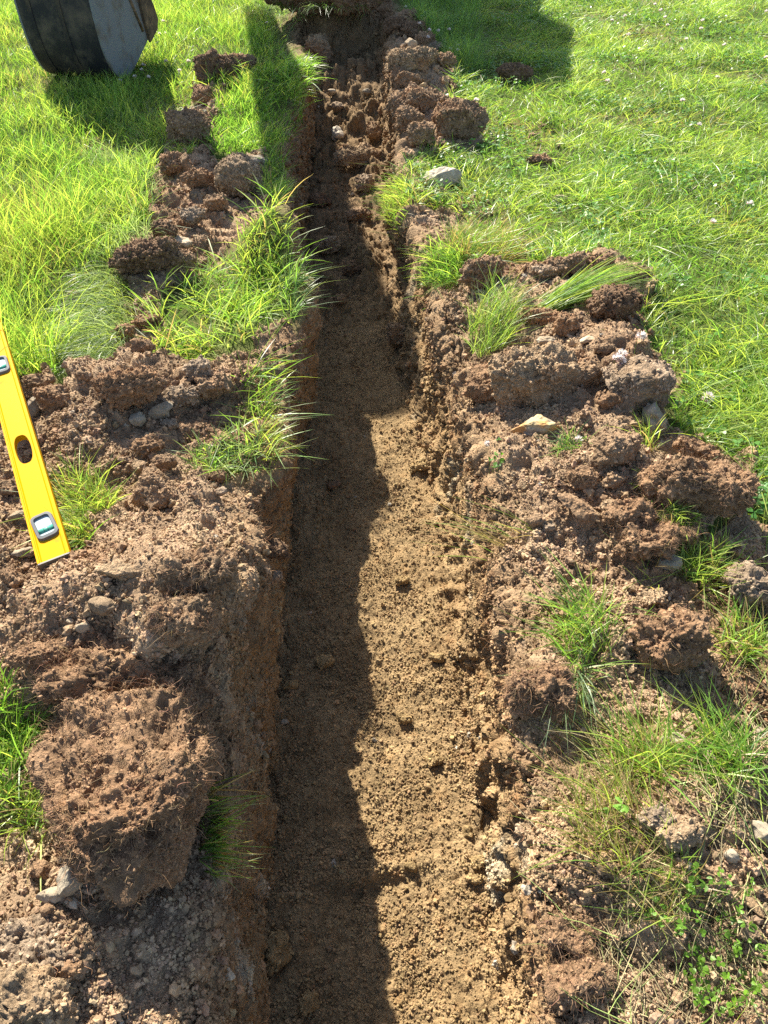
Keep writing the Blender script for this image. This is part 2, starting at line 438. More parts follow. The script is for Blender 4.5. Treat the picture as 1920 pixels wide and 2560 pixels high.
# ------------------------------------------------------------------ terrain lookup
GX0, GY0, GC = -7.0, -0.9, 0.012
GW, GH = int(14 / GC), int(10.2 / GC)
zg = np.full((GH, GW), -9.0)
gi = ((V[:, 0] - GX0) / GC).astype(int); gj = ((V[:, 1] - GY0) / GC).astype(int)
ok = (gi >= 0) & (gi < GW) & (gj >= 0) & (gj < GH)
np.maximum.at(zg, (gj[ok], gi[ok]), V[ok, 2])
for it in range(12):
    hole = zg < -8
    if not hole.any(): break
    mx = zg.copy()
    for dx, dy in ((1, 0), (-1, 0), (0, 1), (0, -1)):
        mx = np.maximum(mx, np.roll(np.roll(zg, dx, 1), dy, 0))
    zg = np.where(hole, mx, zg)
def zat(x, y):
    a = np.clip(((np.asarray(x) - GX0) / GC).astype(int), 0, GW - 1); b = np.clip(((np.asarray(y) - GY0) / GC).astype(int), 0, GH - 1)
    z = zg[b, a]
    return np.where(z < -8, 0, z)
TS = np.arange(0.6, 9.5, 0.003)
def hit(px, py):
    d = ray(px, py); d = d / np.linalg.norm(d)
    x, y, z = d[0] * TS, d[1] * TS, CAM_H + d[2] * TS
    k = np.argmax(z < zat(x, y))
    return np.array([x[k], y[k], z[k]]), TS[k], d

# ------------------------------------------------------------------ soil crumbs
_ico = {}
def ico(sub):
    if sub not in _ico:
        bm = bmesh.new(); bmesh.ops.create_icosphere(bm, subdivisions=sub, radius=1)
        bm.verts.ensure_lookup_table()
        _ico[sub] = (np.array([v.co[:] for v in bm.verts]), np.array([[v.index for v in f.verts] for f in bm.faces]))
        bm.free()
    return _ico[sub]

def rand_rot(n):
    q = rng.normal(size=(n, 4)); q /= np.linalg.norm(q, axis=1)[:, None]
    w, x, y, z = q.T
    return np.stack([1 - 2 * (y * y + z * z), 2 * (x * y - z * w), 2 * (x * z + y * w), 2 * (x * y + z * w), 1 - 2 * (x * x + z * z), 2 * (y * z - x * w),
                     2 * (x * z - y * w), 2 * (y * z + x * w), 1 - 2 * (x * x + y * y)], -1).reshape(n, 3, 3)

def lumps(name, pos, rad, colr, sub, mat, flat=0.75, smooth=False, parent=None):
    bv, bf = ico(sub); n = len(pos); nv = len(bv)
    sc = rad[:, None] * np.stack([rng.uniform(.75, 1.25, n), rng.uniform(.75, 1.25, n), rng.uniform(.6, 1.0, n) * flat / .75], -1)
    noise = 1 + 0.28 * rng.normal(size=(n, nv)).clip(-1.6, 1.6)
    vv = bv[None] * noise[..., None] * sc[:, None, :]
    vv = np.einsum('nij,nvj->nvi', rand_rot(n), vv)
    vv = vv + pos[:, None, :]
    f = (bf[None] + (np.arange(n) * nv)[:, None, None]).reshape(-1, 3)
    cc = np.repeat(colr, nv, 0)
    return mesh_np(name, vv.reshape(-1, 3), f.ravel(), np.full(len(f), 3), mat, cc, smooth, parent)

vidx = np.arange(NR * NC).reshape(NR, NC)
cell_area = np.abs(nl) 
areaV = (np.sqrt(dXu ** 2 + dZu ** 2) * dYv)
inview = (np.abs(X) < 0.62 * np.maximum(Yg, 0.2) + 0.75) & (Yg > 0.05) & (Yg < 6.8)
wcr = areaV * inview * (soil > 0.5)
zone_w = BM * 1.2 + FM * (0.42) + WRM * .55 + WM * 0.4
dist = np.sqrt(Yg ** 2 + (Z - CAM_H) ** 2 + X ** 2)
def scatter(n, w):
    w = (w / w.sum()).ravel(); cs = np.cumsum(w)
    return np.searchsorted(cs, rng.random(n)).clip(0, len(w) - 1)
colflat = c.reshape(-1, 3)
# big-ish crumbs 8-22 mm
clump = sm(-0.35, 0.55, fbm2(S * 5 + 3, Yg * 5, 3, 91))
k = scatter(21000, wcr * zone_w * (0.25 + clump) * (0.6 + 0.8 * (dist < 3.0)))
r = 0.0030 + 0.0066 * rng.random(len(k)) ** 3.0 + 0.0012 * np.maximum(dist.ravel()[k] - 2, 0)
r *= np.where(FM.ravel()[k] > .5, 0.8, 1.1) * np.where(far.ravel()[k] > .5, 1.35, 1)
pos = V[k] + NRM[k] * (r * 0.25)[:, None] + rng.normal(size=(len(k), 3)) * 0.002
cc = colflat[k] * rng.uniform(.8, 1.18, (len(k), 1)) * (1 + 0.025 * rng.normal(size=(len(k), 3)))
gy = rng.random(len(k)) < 0.012
cc[gy] = np.array([.33, .29, .23]) * rng.uniform(.8, 1.25, (gy.sum(), 1))
big_cr = lumps('soil_crumbs', pos, r, cc, 2, M['crumb'])
tag(big_cr, 'loose brown crumbs of soil strewn over the trench and its banks', None, None, 'stuff')
# fine crumbs 3-7 mm close to the camera
k = scatter(230000, wcr * (zone_w + 1.0 * FM) * np.exp(-np.maximum(dist - 1.4, 0) / 0.9) * (0.35 + clump))
r = 0.0013 + 0.0030 * rng.random(len(k)) ** 2.4
pos = V[k] + NRM[k] * (r * 0.35)[:, None] + rng.normal(size=(len(k), 3)) * 0.0015
cc = colflat[k] * rng.uniform(.82, 1.25, (len(k), 1)) * (1 + 0.025 * rng.normal(size=(len(k), 3)))
fine_cr = lumps('fine_soil_crumbs', pos, r, cc, 1, M['crumb'])
tag(fine_cr, 'fine grains of tan soil covering the trench floor', None, None, 'stuff')
print('crumbs', time.time() - T0)

# ------------------------------------------------------------------ thin fibres
def fibres(name, pos, dirs, length, rad, colr, mat, wig=0.35, seg=5, parent=None, sag=0.0):
    n = len(pos)
    d = dirs / np.linalg.norm(dirs, axis=1)[:, None]
    pts = [pos]; cur = d.copy(); p = pos.copy()
    for s in range(seg):
        cur = cur + wig * rng.normal(size=(n, 3)); cur[:, 2] -= sag
        cur /= np.linalg.norm(cur, axis=1)[:, None]
        p = p + cur * (length / seg)[:, None]; pts.append(p)
    pts = np.stack(pts, 1)                                    # n, seg+1, 3
    t = np.gradient(pts, axis=1); t /= np.linalg.norm(t, axis=2)[..., None] + 1e-9
    a = np.cross(t, rng.normal(size=(n, 1, 3))); a /= np.linalg.norm(a, axis=2)[..., None] + 1e-9
    b = np.cross(t, a)
    tap = np.linspace(1, 0.35, seg + 1)[None, :, None] * rad[:, None, None]
    ring = [pts + tap * (math.cos(q) * a + math.sin(q) * b) for q in (0, 2.094, 4.189)]
    vv = np.stack(ring, 2)                                    # n, seg+1, 3, 3
    nv = (seg + 1) * 3
    fs = []
    for s in range(seg):
        for q in range(3):
            q2 = (q + 1) % 3
            fs.append([s * 3 + q, s * 3 + q2, (s + 1) * 3 + q2, (s + 1) * 3 + q])
    fs = np.array(fs)
    f = (fs[None] + (np.arange(n) * nv)[:, None, None]).reshape(-1, 4)
    return mesh_np(name, vv.reshape(-1, 3), f.ravel(), np.full(len(f), 4), mat, np.repeat(colr, nv, 0), True, parent)

# ------------------------------------------------------------------ clods and stones
BLOCK = []        # (x, y, r) footprints that keep grass out
def clod_data(size, seed, box=.7, lump=.22, crumb=.012, cuts=3, sub=5, cutdepth=(.55, .85), planes=()):
    bv, bf = ico(sub)
    d = bv
    r0 = np.random.default_rng(seed)
    p = np.sign(d) * np.abs(d) ** box
    p = p / np.maximum(1e-6, (np.linalg.norm(p, axis=1) ** 0.45))[:, None]
    p = p * (1 + lump * fbm3(d * 1.5 + seed * 1.37, 3, seed))[:, None]
    for q in range(cuts):
        nn = r0.normal(size=3); nn /= np.linalg.norm(nn)
        cdep = r0.uniform(*cutdepth)
        pr = p @ nn
        p = p - nn[None] * (np.maximum(pr - cdep, 0) * 0.88)[:, None]
    for a_, b_, c_, dd_ in planes:
        nn = np.array([a_, b_, c_], float); nn /= np.linalg.norm(nn)
        p = p - nn[None] * (np.maximum(p @ nn - dd_, 0) * 0.85)[:, None]
    p = p * (np.array(size) / 2)[None]
    mean = float(np.mean(size))
    if crumb > 0:
        q = p + 0.006 * fbm3(p * 40 + seed, 2, seed + 3)[:, None]
        f, cid = w3(q / 0.034 + seed * 3.1, seed)
        l1 = np.sqrt(np.clip(1 - (f / 0.8) ** 2, 0, 1)) * (0.3 + cid)
        f2_, cid2 = w3(q / 0.014 + seed * 1.1, seed + 9)
        l2 = np.sqrt(np.clip(1 - (f2_ / 0.8) ** 2, 0, 1)) * cid2
        fine = fbm3(p * 70, 3, seed + 5)
        k_ = min(1.0, mean / 0.12)
        f3_, cid3 = w3(p / (mean * .42) + seed * 2.3, seed + 19)
        l3 = np.sqrt(np.clip(1 - (f3_ / 0.85) ** 2, 0, 1)) * (.3 + cid3)
        if mean > .2:                                            # big sods: matted, not studded
            l1 = .35 * l1 + .9 * fbm3(p * 26 + seed, 4, seed + 12, .6); l3 = .5 + .5 * (l3 - .5)
        dsp = crumb * 0.9 * k_ * (0.6 * l1 + 0.55 * l2 + 0.8 * fine + .5 * fbm3(p * 150, 2, seed + 8) - 0.4) + 0.07 * mean * fbm3(p * 14 + seed, 4, seed + 2, .6) + .07 * mean * (l3 - .5)
    else:
        fine = fbm3(p * 60, 3, seed + 5); cid2 = 0.5 + 0 * fine
        dsp = mean * (0.05 * fbm3(p * (1.0 / mean) * 2.5 + seed, 4, seed + 2, .6) + 0.008 * fine)
    nrm = d * (1.0 / (np.array(size) / 2))[None]; nrm /= np.linalg.norm(nrm, axis=1)[:, None]
    p = p + nrm * dsp[:, None]
    return p, bf, cid2, nrm

TONES = {
    'brown': ((.29, .195, .118), 'clod'), 'dark': ((.19, .122, .074), 'clod'), 'red': ((.28, .176, .102), 'clod'), 'tan': ((.345, .245, .15), 'clod'),
    'grey': ((.30, .225, .155), 'clod'), 'pale': ((.37, .30, .21), 'stone'), 'white': ((.45, .39, .305), 'stone'), 'gstone': ((.29, .245, .18), 'stone'),
    'ystone': ((.40, .305, .165), 'stone'), 'bstone': ((.17, .16, .15), 'stone'), 'round': ((.29, .21, .135), 'clod'), 'floor': ((.35, .245, .12), 'clod'), 'chip': ((.38, .255, .14), 'stone'),
}
_seed = [100]
def clod(px, py, w, h, tone, label, cat='clod', name='soil_clod', hair=0, rot=None, tilt=0.0, box=.72, lump=.22, crumb=.012, cuts=3, sink=.22, group=None, flat=1.0, wet=0, lift=0.0, yaw=None, dims=None, sub_=None, cutdepth=(.55, .85), planes=()):
    _seed[0] += 1; sd = _seed[0]
    r0 = np.random.default_rng(sd)
    base, t, d = hit(px, py + (0 if dims else 0.22 * h))
    kpx = t * (1920 / 1659.0) / math.sqrt(FPX ** 2 + ((px - 829.5) * 1.157) ** 2 + ((py - 1106) * 1.157) ** 2)
    phi = math.asin(-d[2])
    W = w * kpx; Hh = h * kpx / (math.cos(phi) + 1.1 * math.sin(phi)); Hh *= flat
    Dp = min(max(Hh * 1.2, W * .55), W * 1.25)
    if dims:
        W, Dp, Hh = dims
        tt_ = t - Hh * .42 / max(.2, -d[2])
        base = np.array([d[0] * tt_, d[1] * tt_, base[2]])
    wpx = w * 768 / 1659
    sub = sub_ or (6 if wpx > 40 else 5 if wpx > 20 else 4 if wpx > 10 else 3)
    colr, mk = TONES[tone]
    stone = mk == 'stone'
    p, bf, cid, nrm = clod_data((W * 1.06, Dp, Hh * 1.1), sd, box, lump, 0 if stone else crumb, cuts + (3 if stone else 0), sub, cutdepth, planes)
    rz = yaw if yaw is not None else r0.uniform(-.5, .5)
    rm = np.array(Matrix.Rotation(rz, 3, 'Z') @ Matrix.Rotation(tilt, 3, 'Y') @ Matrix.Rotation(rot or r0.uniform(-.15, .15), 3, 'X'))
    p = p @ rm.T; nrm = nrm @ rm.T
    zmin = p[:, 2].min()
    if stone: sink = max(sink, .36)
    o_z = base[2] - zmin - sink * Hh + lift
    # per-vertex earthy tint
    tn = np.clip(.5 + .6 * fbm3(p * 22 + sd, 3, sd), 0, 1)
    cv = np.array(colr)[None] * (0.78 + .4 * tn)[:, None] * (.9 + .25 * cid)[:, None]
    if tone in ('brown', 'red', 'tan', 'grey'):
        m2 = np.clip((fbm3(p * 9 + 3 * sd, 3, sd + 7) - .1) * 1.6, 0, .6)[:, None]
        cv = cv * (1 - m2) + np.array([.29, .17, .095])[None] * m2 if tone != 'grey' else cv * (1 - m2) + np.array([.32, .22, .135])[None] * m2
    if tone == 'ystone':
        m2 = np.clip((.02 - p[:, 2]) * 12 + .6 * fbm3(p * 25, 2, sd), 0, .9)[:, None]
        cv = cv * (1 - m2) + np.array([.24, .25, .26])[None] * m2
        m3 = np.clip((fbm3(p * 18 + 8, 3, sd + 1) - .15) * 3, 0, .8)[:, None]
        cv = cv * (1 - m3) + np.array([.45, .24, .08])[None] * m3
    if tone == 'white' or tone == 'pale' or tone == 'gstone':
        m3 = np.clip((fbm3(p * 16 + 8, 3, sd + 1) - .25) * 2, 0, .6)[:, None]
        cv = cv * (1 - m3) + np.array([.30, .22, .14])[None] * m3
    o = mesh_np(name, p, bf.ravel(), np.full(len(bf), 3), M[mk], cv, True)
    off = np.array([base[0], base[1] + (0 if dims else Dp * 0.12), o_z])
    o.location = off
    tag(o, label, cat, group)
    BLOCK.append((off[0], off[1], 0.5 * max(W, Dp) * .85))
    if not stone and wpx > 14 and crumb > .005:
        area = 3.0 * (W * Dp + W * Hh)
        n = int(min(9000, area * (11000 if not dims else 30000)))
        q = r0.integers(0, len(p), n)
        rr_ = (.0012 + (.0022 if dims else .0034) * r0.random(n) ** 2.6) * min(1.6, max(1, t * .55))
        ob = lumps('crumbs', p[q] + nrm[q] * (rr_ * .15)[:, None], rr_, cv[q] * r0.uniform(.75, 1.3, (n, 1)), 1, M['crumb'], parent=o)
        tag(ob, None, None, None, 'stuff')
    if hair:
        n = int(hair * .7)
        q = r0.choice(len(p), n); up_ = nrm[q, 2] > -.35; q = q[up_]
        pr = p[q] + nrm[q] * -0.002
        dd = nrm[q] * .6 + r0.normal(size=(len(q), 3)) * .7
        lc = np.array([[.28, .18, .105]]) * r0.uniform(.45, 1.9, (len(q), 1)) * (1 + .06 * r0.normal(size=(len(q), 3)))
        fb = fibres('root_fibres', pr, dd, r0.uniform(.010, .034, len(q)) * (1 + (r0.random(len(q)) < .05) * 1.2), r0.uniform(.00022, .0005, len(q)) * (1.35 if dims else 1), lc, M['root'], .45, 5, o, .08)
        tag(fb, None, None, None, 'stuff')
    return o

exec_list = []
# -- far left bank
clod(450, 165, 44, 60, 'dark', 'upright dark clod in bright grass, left one of the pair right of the digger bucket', flat=1.2)
clod(487, 162, 58, 62, 'dark', 'squarish dark clod in bright grass, right one of the pair right of the digger bucket', box=.55)
clod(515, 142, 70, 30, 'brown', 'low flat crumbly lump of soil behind the two dark clods')
clod(441, 216, 38, 46, 'red', 'small rough reddish clod just in front of the two dark clods')
clod(410, 287, 88, 78, 'brown', 'rounded brown clod sitting alone in bright grass below the digger bucket', hair=500, cuts=2, lump=.16)
clod(386, 362, 62, 50, 'red', 'orange brown crumbly lump at the top of the left spoil patch', hair=150)
clod(404, 366, 19, 42, 'brown', 'narrow upright splinter of earth against the orange brown lump', flat=1.5, cuts=4)
clod(432, 392, 60, 45, 'red', 'broken reddish clod between the upright splinter and the round ball')
clod(517, 401, 84, 86, 'round', 'large smooth rounded grey brown ball of clay beside grass on the left rim', hair=250, box=1.0, lump=.05, cuts=0, crumb=.006, flat=1.1, sink=.12)
clod(514, 341, 30, 24, 'pale', 'small pale stone behind the rounded ball of clay', 'stone', 'stone')
clod(556, 346, 44, 22, 'gstone', 'flat grey stone in grass behind the rounded ball of clay', 'stone', 'stone')
clod(385, 522, 56, 22, 'pale', 'pale flat stone on the soil beside the left rim tuft', 'stone', 'stone')
clod(360, 500, 52, 40, 'dark', 'dark lump above the pale flat stone on the left spoil patch')
clod(320, 568, 132, 72, 'dark', 'wide flat slab of dark fibrous turf lying on its side, left of the trench', hair=700, lump=.15, tilt=-.1)
clod(388, 570, 60, 46, 'brown', 'crumbly clod at the right end of the dark turf slab')
clod(470, 445, 52, 36, 'brown', 'low brown clod in front of the rounded ball of clay')
clod(420, 470, 48, 32, 'grey', 'greyish lump in the middle of the left spoil patch')
clod(160, 645, 30, 32, 'dark', 'small dark clod half hidden between tall grass and pale tussock')
clod(315, 700, 54, 42, 'red', 'ragged red brown clod right of the pale grass tussock')
clod(272, 722, 34, 36, 'red', 'small crumbling clod at the edge of the pale grass tussock')
clod(312, 752, 48, 36, 'brown', 'brown clod lying below the ragged red brown clod')
# -- middle left bank
clod(272, 846, 148, 92, 'red', 'broad reddish fibrous clod on the heap right of the yellow level', hair=1100, lump=.14)
clod(386, 862, 80, 54, 'grey', 'pale grey crumbly clod in the middle of the left heap')
clod(342, 884, 62, 46, 'gstone', 'angular grey stone in front of the pale grey clod', 'stone', 'stone')
clod(296, 906, 40, 38, 'gstone', 'squarish grey stone left of the angular grey stone', 'stone', 'stone')
clod(366, 916, 36, 26, 'grey', 'small grey lump below the angular grey stone')
clod(428, 806, 52, 56, 'grey', 'upright crumbly clod at the back of the left heap')
clod(462, 838, 66, 70, 'brown', 'brown tilted clod right of the upright crumbly clod')
clod(86, 834, 62, 44, 'brown', 'upper of two brown clods beside the yellow level', box=.6)
clod(118, 866, 66, 52, 'brown', 'lower of two brown clods beside the yellow level', box=.6)
clod(76, 876, 32, 58, 'gstone', 'pale grey stone wedged between the level and the lower brown clod', 'stone', 'stone')
clod(182, 811, 38, 32, 'brown', 'round brown clod below the pale tussock')
clod(322, 965, 60, 52, 'red', 'reddish lump in the hollow of the left heap', hair=200)
clod(360, 1000, 50, 38, 'brown', 'brown lump left of the sunny rim grass')
clod(305, 1012, 34, 40, 'tan', 'tan lump left of the rim grass, below the reddish lump')
clod(338, 1068, 112, 84, 'brown', 'angular wedge of earth standing on the left bank below the rim grass', hair=250, cuts=5, lump=.12, flat=1.25, crumb=.007)
clod(470, 1030, 44, 26, 'dark', 'small dark clod perched on the left rim')
clod(478, 1062, 26, 20, 'grey', 'grey crumb on the rim in front of the small dark clod')
# -- near left bank
clod(250, 1232, 90, 46, 'tan', 'flat flake of smooth clay on the left bank, right of the level end', cuts=4, crumb=.004, lump=.1)
clod(430, 1240, 150, 110, 'brown', 'rounded fibrous lump at the left rim right of the clay flake', hair=1500, lump=.14)
clod(400, 1350, 130, 120, 'brown', 'fibrous lump hanging over the left wall above the upturned turf', hair=1500, lump=.14)
clod(222, 1308, 62, 44, 'round', 'smooth grey smear of clay on the left bank', cuts=5, crumb=.002, lump=.08)
clod(178, 1352, 34, 28, 'gstone', 'grey stone on the left bank above the upturned turf', 'stone', 'stone')
clod(152, 1340, 16, 18, 'pale', 'tiny pale stone beside the grey stone above the upturned turf', 'stone', 'stone')
clod(90, 1420, 100, 70, 'brown', 'brown clod at the back left corner of the upturned turf', hair=500)
clod(50, 1194, 46, 26, 'pale', 'flat pale stone left of the level end', 'stone', 'stone')
clod(36, 1112, 38, 24, 'gstone', 'small grey stone by the left frame edge beside the level', 'stone', 'stone')
clod(20, 1058, 46, 36, 'brown', 'brown clod left of the level below its hand hole')
clod(28, 1250, 60, 44, 'brown', 'crumbly clod at the left frame edge below the level end')
slab = clod(288, 1672, 380, 420, 'red', 'big upturned turf slab full of roots on the near left bank', 'turf', 'turf_slab', hair=11000, box=.78, lump=.24, cuts=1, sink=.3, crumb=.0095, yaw=.16, dims=(.268, .42, .165), sub_=7, tilt=-.03, cutdepth=(.75, .9), planes=((-.75, -.7, 0, .76), (.85, -.55, 0, .86), (.7, .7, 0, .9)))
clod(275, 1450, 360, 190, 'red', 'wide rooty lump of soil joined to the top of the upturned turf', 'turf', 'turf_clod', hair=5500, lump=.3, box=.85, sink=.55, cuts=1)
clod(146, 1608, 28, 24, 'chip', 'smooth brown pebble stuck in the upturned turf', 'stone', 'stone', lift=.01)
clod(156, 1897, 64, 74, 'gstone', 'grey green stone, tallest of the stones below the upturned turf', 'stone', 'stone')
clod(120, 1932, 66, 42, 'pale', 'pale flat stone left of the tall grey green stone', 'stone', 'stone')
clod(194, 1912, 54, 50, 'grey', 'purplish brown lump right of the tall grey green stone')
clod(160, 1948, 36, 28, 'pale', 'small pale stone in front of the tall grey green stone', 'stone', 'stone')
clod(90, 1880, 50, 44, 'brown', 'brown clod behind the pale flat stone below the upturned turf')
clod(105, 1966, 28, 28, 'tan', 'small tan crumb in front of the pale flat stone')
clod(192, 1965, 36, 22, 'grey', 'small flat grey stone below the purplish lump', 'stone', 'stone')
clod(12, 1674, 44, 52, 'ystone', 'yellowish stone at the left frame edge beside the upturned turf', 'stone', 'stone')
clod(70, 2062, 230, 96, 'grey', 'long pale ridge of earth in the bottom left corner', hair=300, lump=.14)
clod(70, 2165, 200, 150, 'tan', 'large tan clod in the very bottom left corner', lump=.12, hair=200)
clod(150, 2090, 46, 40, 'brown', 'brown lump behind the large tan corner clod')
clod(493, 2104, 28, 34, 'pale', 'pale stone set in the near left trench wall', 'stone', 'stone', sink=.5)
# -- trench
clod(688, 122, 52, 66, 'tan', 'sunlit clod on the left side of the far trench', hair=100)
clod(717, 200, 20, 18, 'pale', 'pale pebble at the left of the far trench floor', 'stone', 'stone')
clod(793, 197, 18, 15, 'gstone', 'bluish grey pebble at the right of the far trench floor', 'stone', 'stone')
clod(731, 288, 26, 38, 'white', 'whitish stone standing in the far trench floor', 'stone', 'stone')
clod(729, 238, 26, 20, 'grey', 'small grey lump behind the whitish trench stone')
clod(776, 349, 92, 46, 'tan', 'flat slab of tan earth lying across the far trench floor', cuts=5, crumb=.006)
clod(812, 292, 34, 36, 'brown', 'brown block against the right side of the far trench')
clod(788, 402, 38, 32, 'grey', 'rounded grey lump near the right foot of the far trench wall')
clod(710, 536, 44, 42, 'round', 'rounded shaded stone in the rough far part of the trench', 'stone', 'stone')
clod(735, 650, 26, 26, 'brown', 'brown lump at the step where the trench floor turns smooth')
clod(762, 586, 40, 34, 'dark', 'dark lump in the middle of the rough trench floor')
clod(775, 470, 46, 30, 'brown', 'brown lump on the rough trench floor beside the right rim grass')
clod(690, 440, 40, 30, 'dark', 'dark lump at the left foot of the rough trench floor')
clod(862, 728, 52, 56, 'brown', 'brown clod slumped at the foot of the right wall above the smooth floor')
clod(884, 790, 24, 22, 'tan', 'small tan stone below the slumped clod at the right wall')
clod(905, 1008, 36, 28, 'floor', 'rounded tan stone on the sunny floor beside the right wall')
clod(867, 1256, 32, 26, 'floor', 'tan lump on the sunny floor at the edge of the shadow')
clod(944, 1421, 28, 24, 'floor', 'tan lump on the sunny floor below the right wall clay')
clod(939, 1641, 34, 30, 'floor', 'rounded yellow lump on the near sunny floor')
clod(872, 1552, 34, 24, 'floor', 'pale tan lump on the near floor at the shadow edge')
clod(1012, 1796, 30, 26, 'floor', 'tan stone at the foot of the near right wall')
clod(1034, 1861, 40, 32, 'floor', 'oval tan stone below the near right wall beside the cross ridge')
clod(1024, 1899, 32, 26, 'floor', 'rough tan lump right below the oval tan stone')
clod(888, 1874, 26, 18, 'floor', 'small tan stone on the cross ridge of the near floor')
clod(630, 1478, 30, 30, 'floor', 'rounded lump on the shaded floor near the left wall')
clod(700, 1431, 34, 26, 'floor', 'flattish lump in the shaded middle of the floor')
clod(596, 1246, 32, 30, 'grey', 'grey lump at the shaded foot of the left wall')
clod(590, 1190, 62, 60, 'dark', 'dark hanging lump of earth in the left wall', hair=150, sink=.4)
clod(615, 1558, 19, 16, 'pale', 'tiny pale pebble on the shaded floor', 'stone', 'stone')
clod(670, 2164, 46, 40, 'floor', 'lump on the shaded floor near the bottom of the picture')
clod(602, 2050, 60, 90, 'floor', 'cracked lump leaning against the near left wall foot', sink=.35)
clod(720, 1050, 30, 22, 'dark', 'dark lump on the shaded floor left of the far sunny patch')
# -- far right bank
clod(887, 122, 120, 56, 'tan', 'long flat topped tan clod on the far right rim', cuts=4, lump=.14, sink=.45)
clod(887, 94, 26, 24, 'pale', 'pale pointed stone on top of the flat topped tan clod', 'stone', 'stone')
clod(918, 95, 36, 30, 'brown', 'small brown clod behind the flat topped tan clod')
clod(938, 107, 32, 22, 'grey', 'grey lump at the right end of the flat topped tan clod')
clod(893, 74, 48, 30, 'dark', 'shaded dark clod behind the pale pointed stone')
clod(852, 60, 40, 36, 'dark', 'dark shaded clod by the far end of the trench')
clod(960, 135, 46, 30, 'brown', 'brown lump right of the flat topped tan clod')
clod(884, 176, 74, 60, 'brown', 'brown hooked clod below the flat topped tan clod', hair=250, sink=.45)
clod(900, 222, 124, 84, 'brown', 'broad crumbling ridge of soil on the far right rim', hair=400, lump=.2, sink=.45)
clod(884, 266, 56, 60, 'brown', 'lumpy earth hanging on the far right trench wall')
clod(994, 274, 106, 64, 'brown', 'pyramid shaped brown clod in sunny grass right of the far trench', cuts=4, flat=1.2, hair=250)
clod(910, 304, 52, 50, 'brown', 'small round clod on the rim left below the pyramid clod')
clod(951, 395, 92, 46, 'white', 'large whitish stone tilted in the grass on the right rim', 'stone', 'stone', tilt=-.35, flat=1.2)
clod(905, 358, 40, 20, 'pale', 'flat pale stone half covered by grass above the whitish stone', 'stone', 'stone')
clod(1149, 300, 26, 20, 'brown', 'small brown crumb alone in the right lawn')
clod(1109, 170, 60, 34, 'dark', 'dark patch of loose soil in the shaded lawn')
clod(1209, 430, 34, 24, 'pale', 'pale stone in the sunny right lawn', 'stone', 'stone')
clod(1170, 350, 56, 24, 'red', 'low reddish crumb patch in the right lawn')
# -- right spoil heap
clod(1046, 602, 92, 66, 'brown', 'rounded clod under the tuft at the right rim', hair=350)
clod(1225, 580, 84, 44, 'brown', 'brown clod at the back of the right heap')
clod(1296, 571, 48, 38, 'red', 'reddish clod at the back of the right heap near the lawn')
clod(1367, 598, 66, 42, 'dark', 'dark clod at the lawn edge behind the lying grass')
clod(1180, 590, 50, 30, 'grey', 'grey crumbly lump behind the lying grass')
clod(1322, 668, 124, 62, 'dark', 'long dark clod lying across the right heap beside the lawn', hair=500, lump=.16)
clod(1225, 708, 58, 48, 'red', 'pointed reddish clod below the lying grass', cuts=4, flat=1.2)
clod(1165, 690, 76, 34, 'red', 'low reddish ridge between tuft and pointed clod')
clod(1267, 734, 38, 20, 'pale', 'flat pale stone in the middle of the right heap', 'stone', 'stone')
clod(1183, 733, 46, 22, 'gstone', 'flat grey stone left of the pale stone on the right heap', 'stone', 'stone')
clod(1303, 756, 42, 34, 'brown', 'brown lump near the lawn edge of the right heap')
clod(1128, 773, 26, 22, 'pale', 'small pale stone beside the right rim tuft', 'stone', 'stone')
clod(1225, 786, 104, 54, 'red', 'orange red clod in the middle of the right heap', hair=300)
clod(1263, 815, 74, 60, 'brown', 'brown clod in front of the orange red clod')
clod(1306, 816, 32, 20, 'pale', 'pale flat crumb stone near the angular block', 'stone', 'stone')
clod(1057, 830, 80, 110, 'red', 'dark red rooty lump on the right trench edge beneath the long tuft', 'turf', 'turf_clod', hair=900, sink=.35)
clod(1147, 838, 166, 120, 'tan', 'big triangular tan clod on the right rim', hair=500, cuts=4, lump=.14, flat=1.25)
clod(1372, 846, 142, 100, 'grey', 'big angular grey brown block standing at the lawn edge', hair=250, box=.5, cuts=4, lump=.1, flat=1.25, crumb=.008)
clod(1413, 905, 52, 84, 'gstone', 'grey stone propped under the angular block', 'stone', 'stone', flat=1.1)
clod(1315, 866, 50, 46, 'red', 'small red clod left of the angular block')
clod(1158, 922, 98, 64, 'ystone', 'yellow and grey rock on the right bank', 'rock', 'rock', box=.8)
clod(1328, 987, 98, 72, 'brown', 'slanting brown clod in the middle of the right bank', cuts=4, flat=1.2, crumb=.008)
clod(1328, 1038, 50, 46, 'brown', 'round brown lump below the slanting clod')
clod(1256, 1040, 64, 56, 'red', 'red brown wedge left of the round brown lump', cuts=4, hair=150)
clod(1256, 1107, 104, 44, 'tan', 'long flat tan stone slanting down the right bank', 'stone', 'stone', tilt=.3, flat=.8, yaw=-.5, crumb=.004, cuts=5)
clod(1168, 1046, 20, 20, 'bstone', 'small dark grey pebble on the right bank', 'pebble', 'pebble')
clod(1500, 1056, 212, 140, 'red', 'big hairy mound of turf lying at the lawn edge', 'turf', 'turf_clod', hair=3200, box=.85, lump=.14, cuts=1, sink=.18)
clod(1505, 990, 90, 40, 'red', 'small rooty lump on top of the big hairy mound', 'turf', 'turf_clod', hair=500, lift=.02)
clod(1358, 1115, 98, 72, 'red', 'crumbling red clod between the flat tan stone and the hairy mound', hair=400)
clod(1318, 1102, 40, 36, 'tan', 'tan lump at the left end of the crumbling red clod')
clod(1401, 1173, 134, 108, 'red', 'rooty clod below the big hairy mound', 'turf', 'turf_clod', hair=1300, lump=.2)
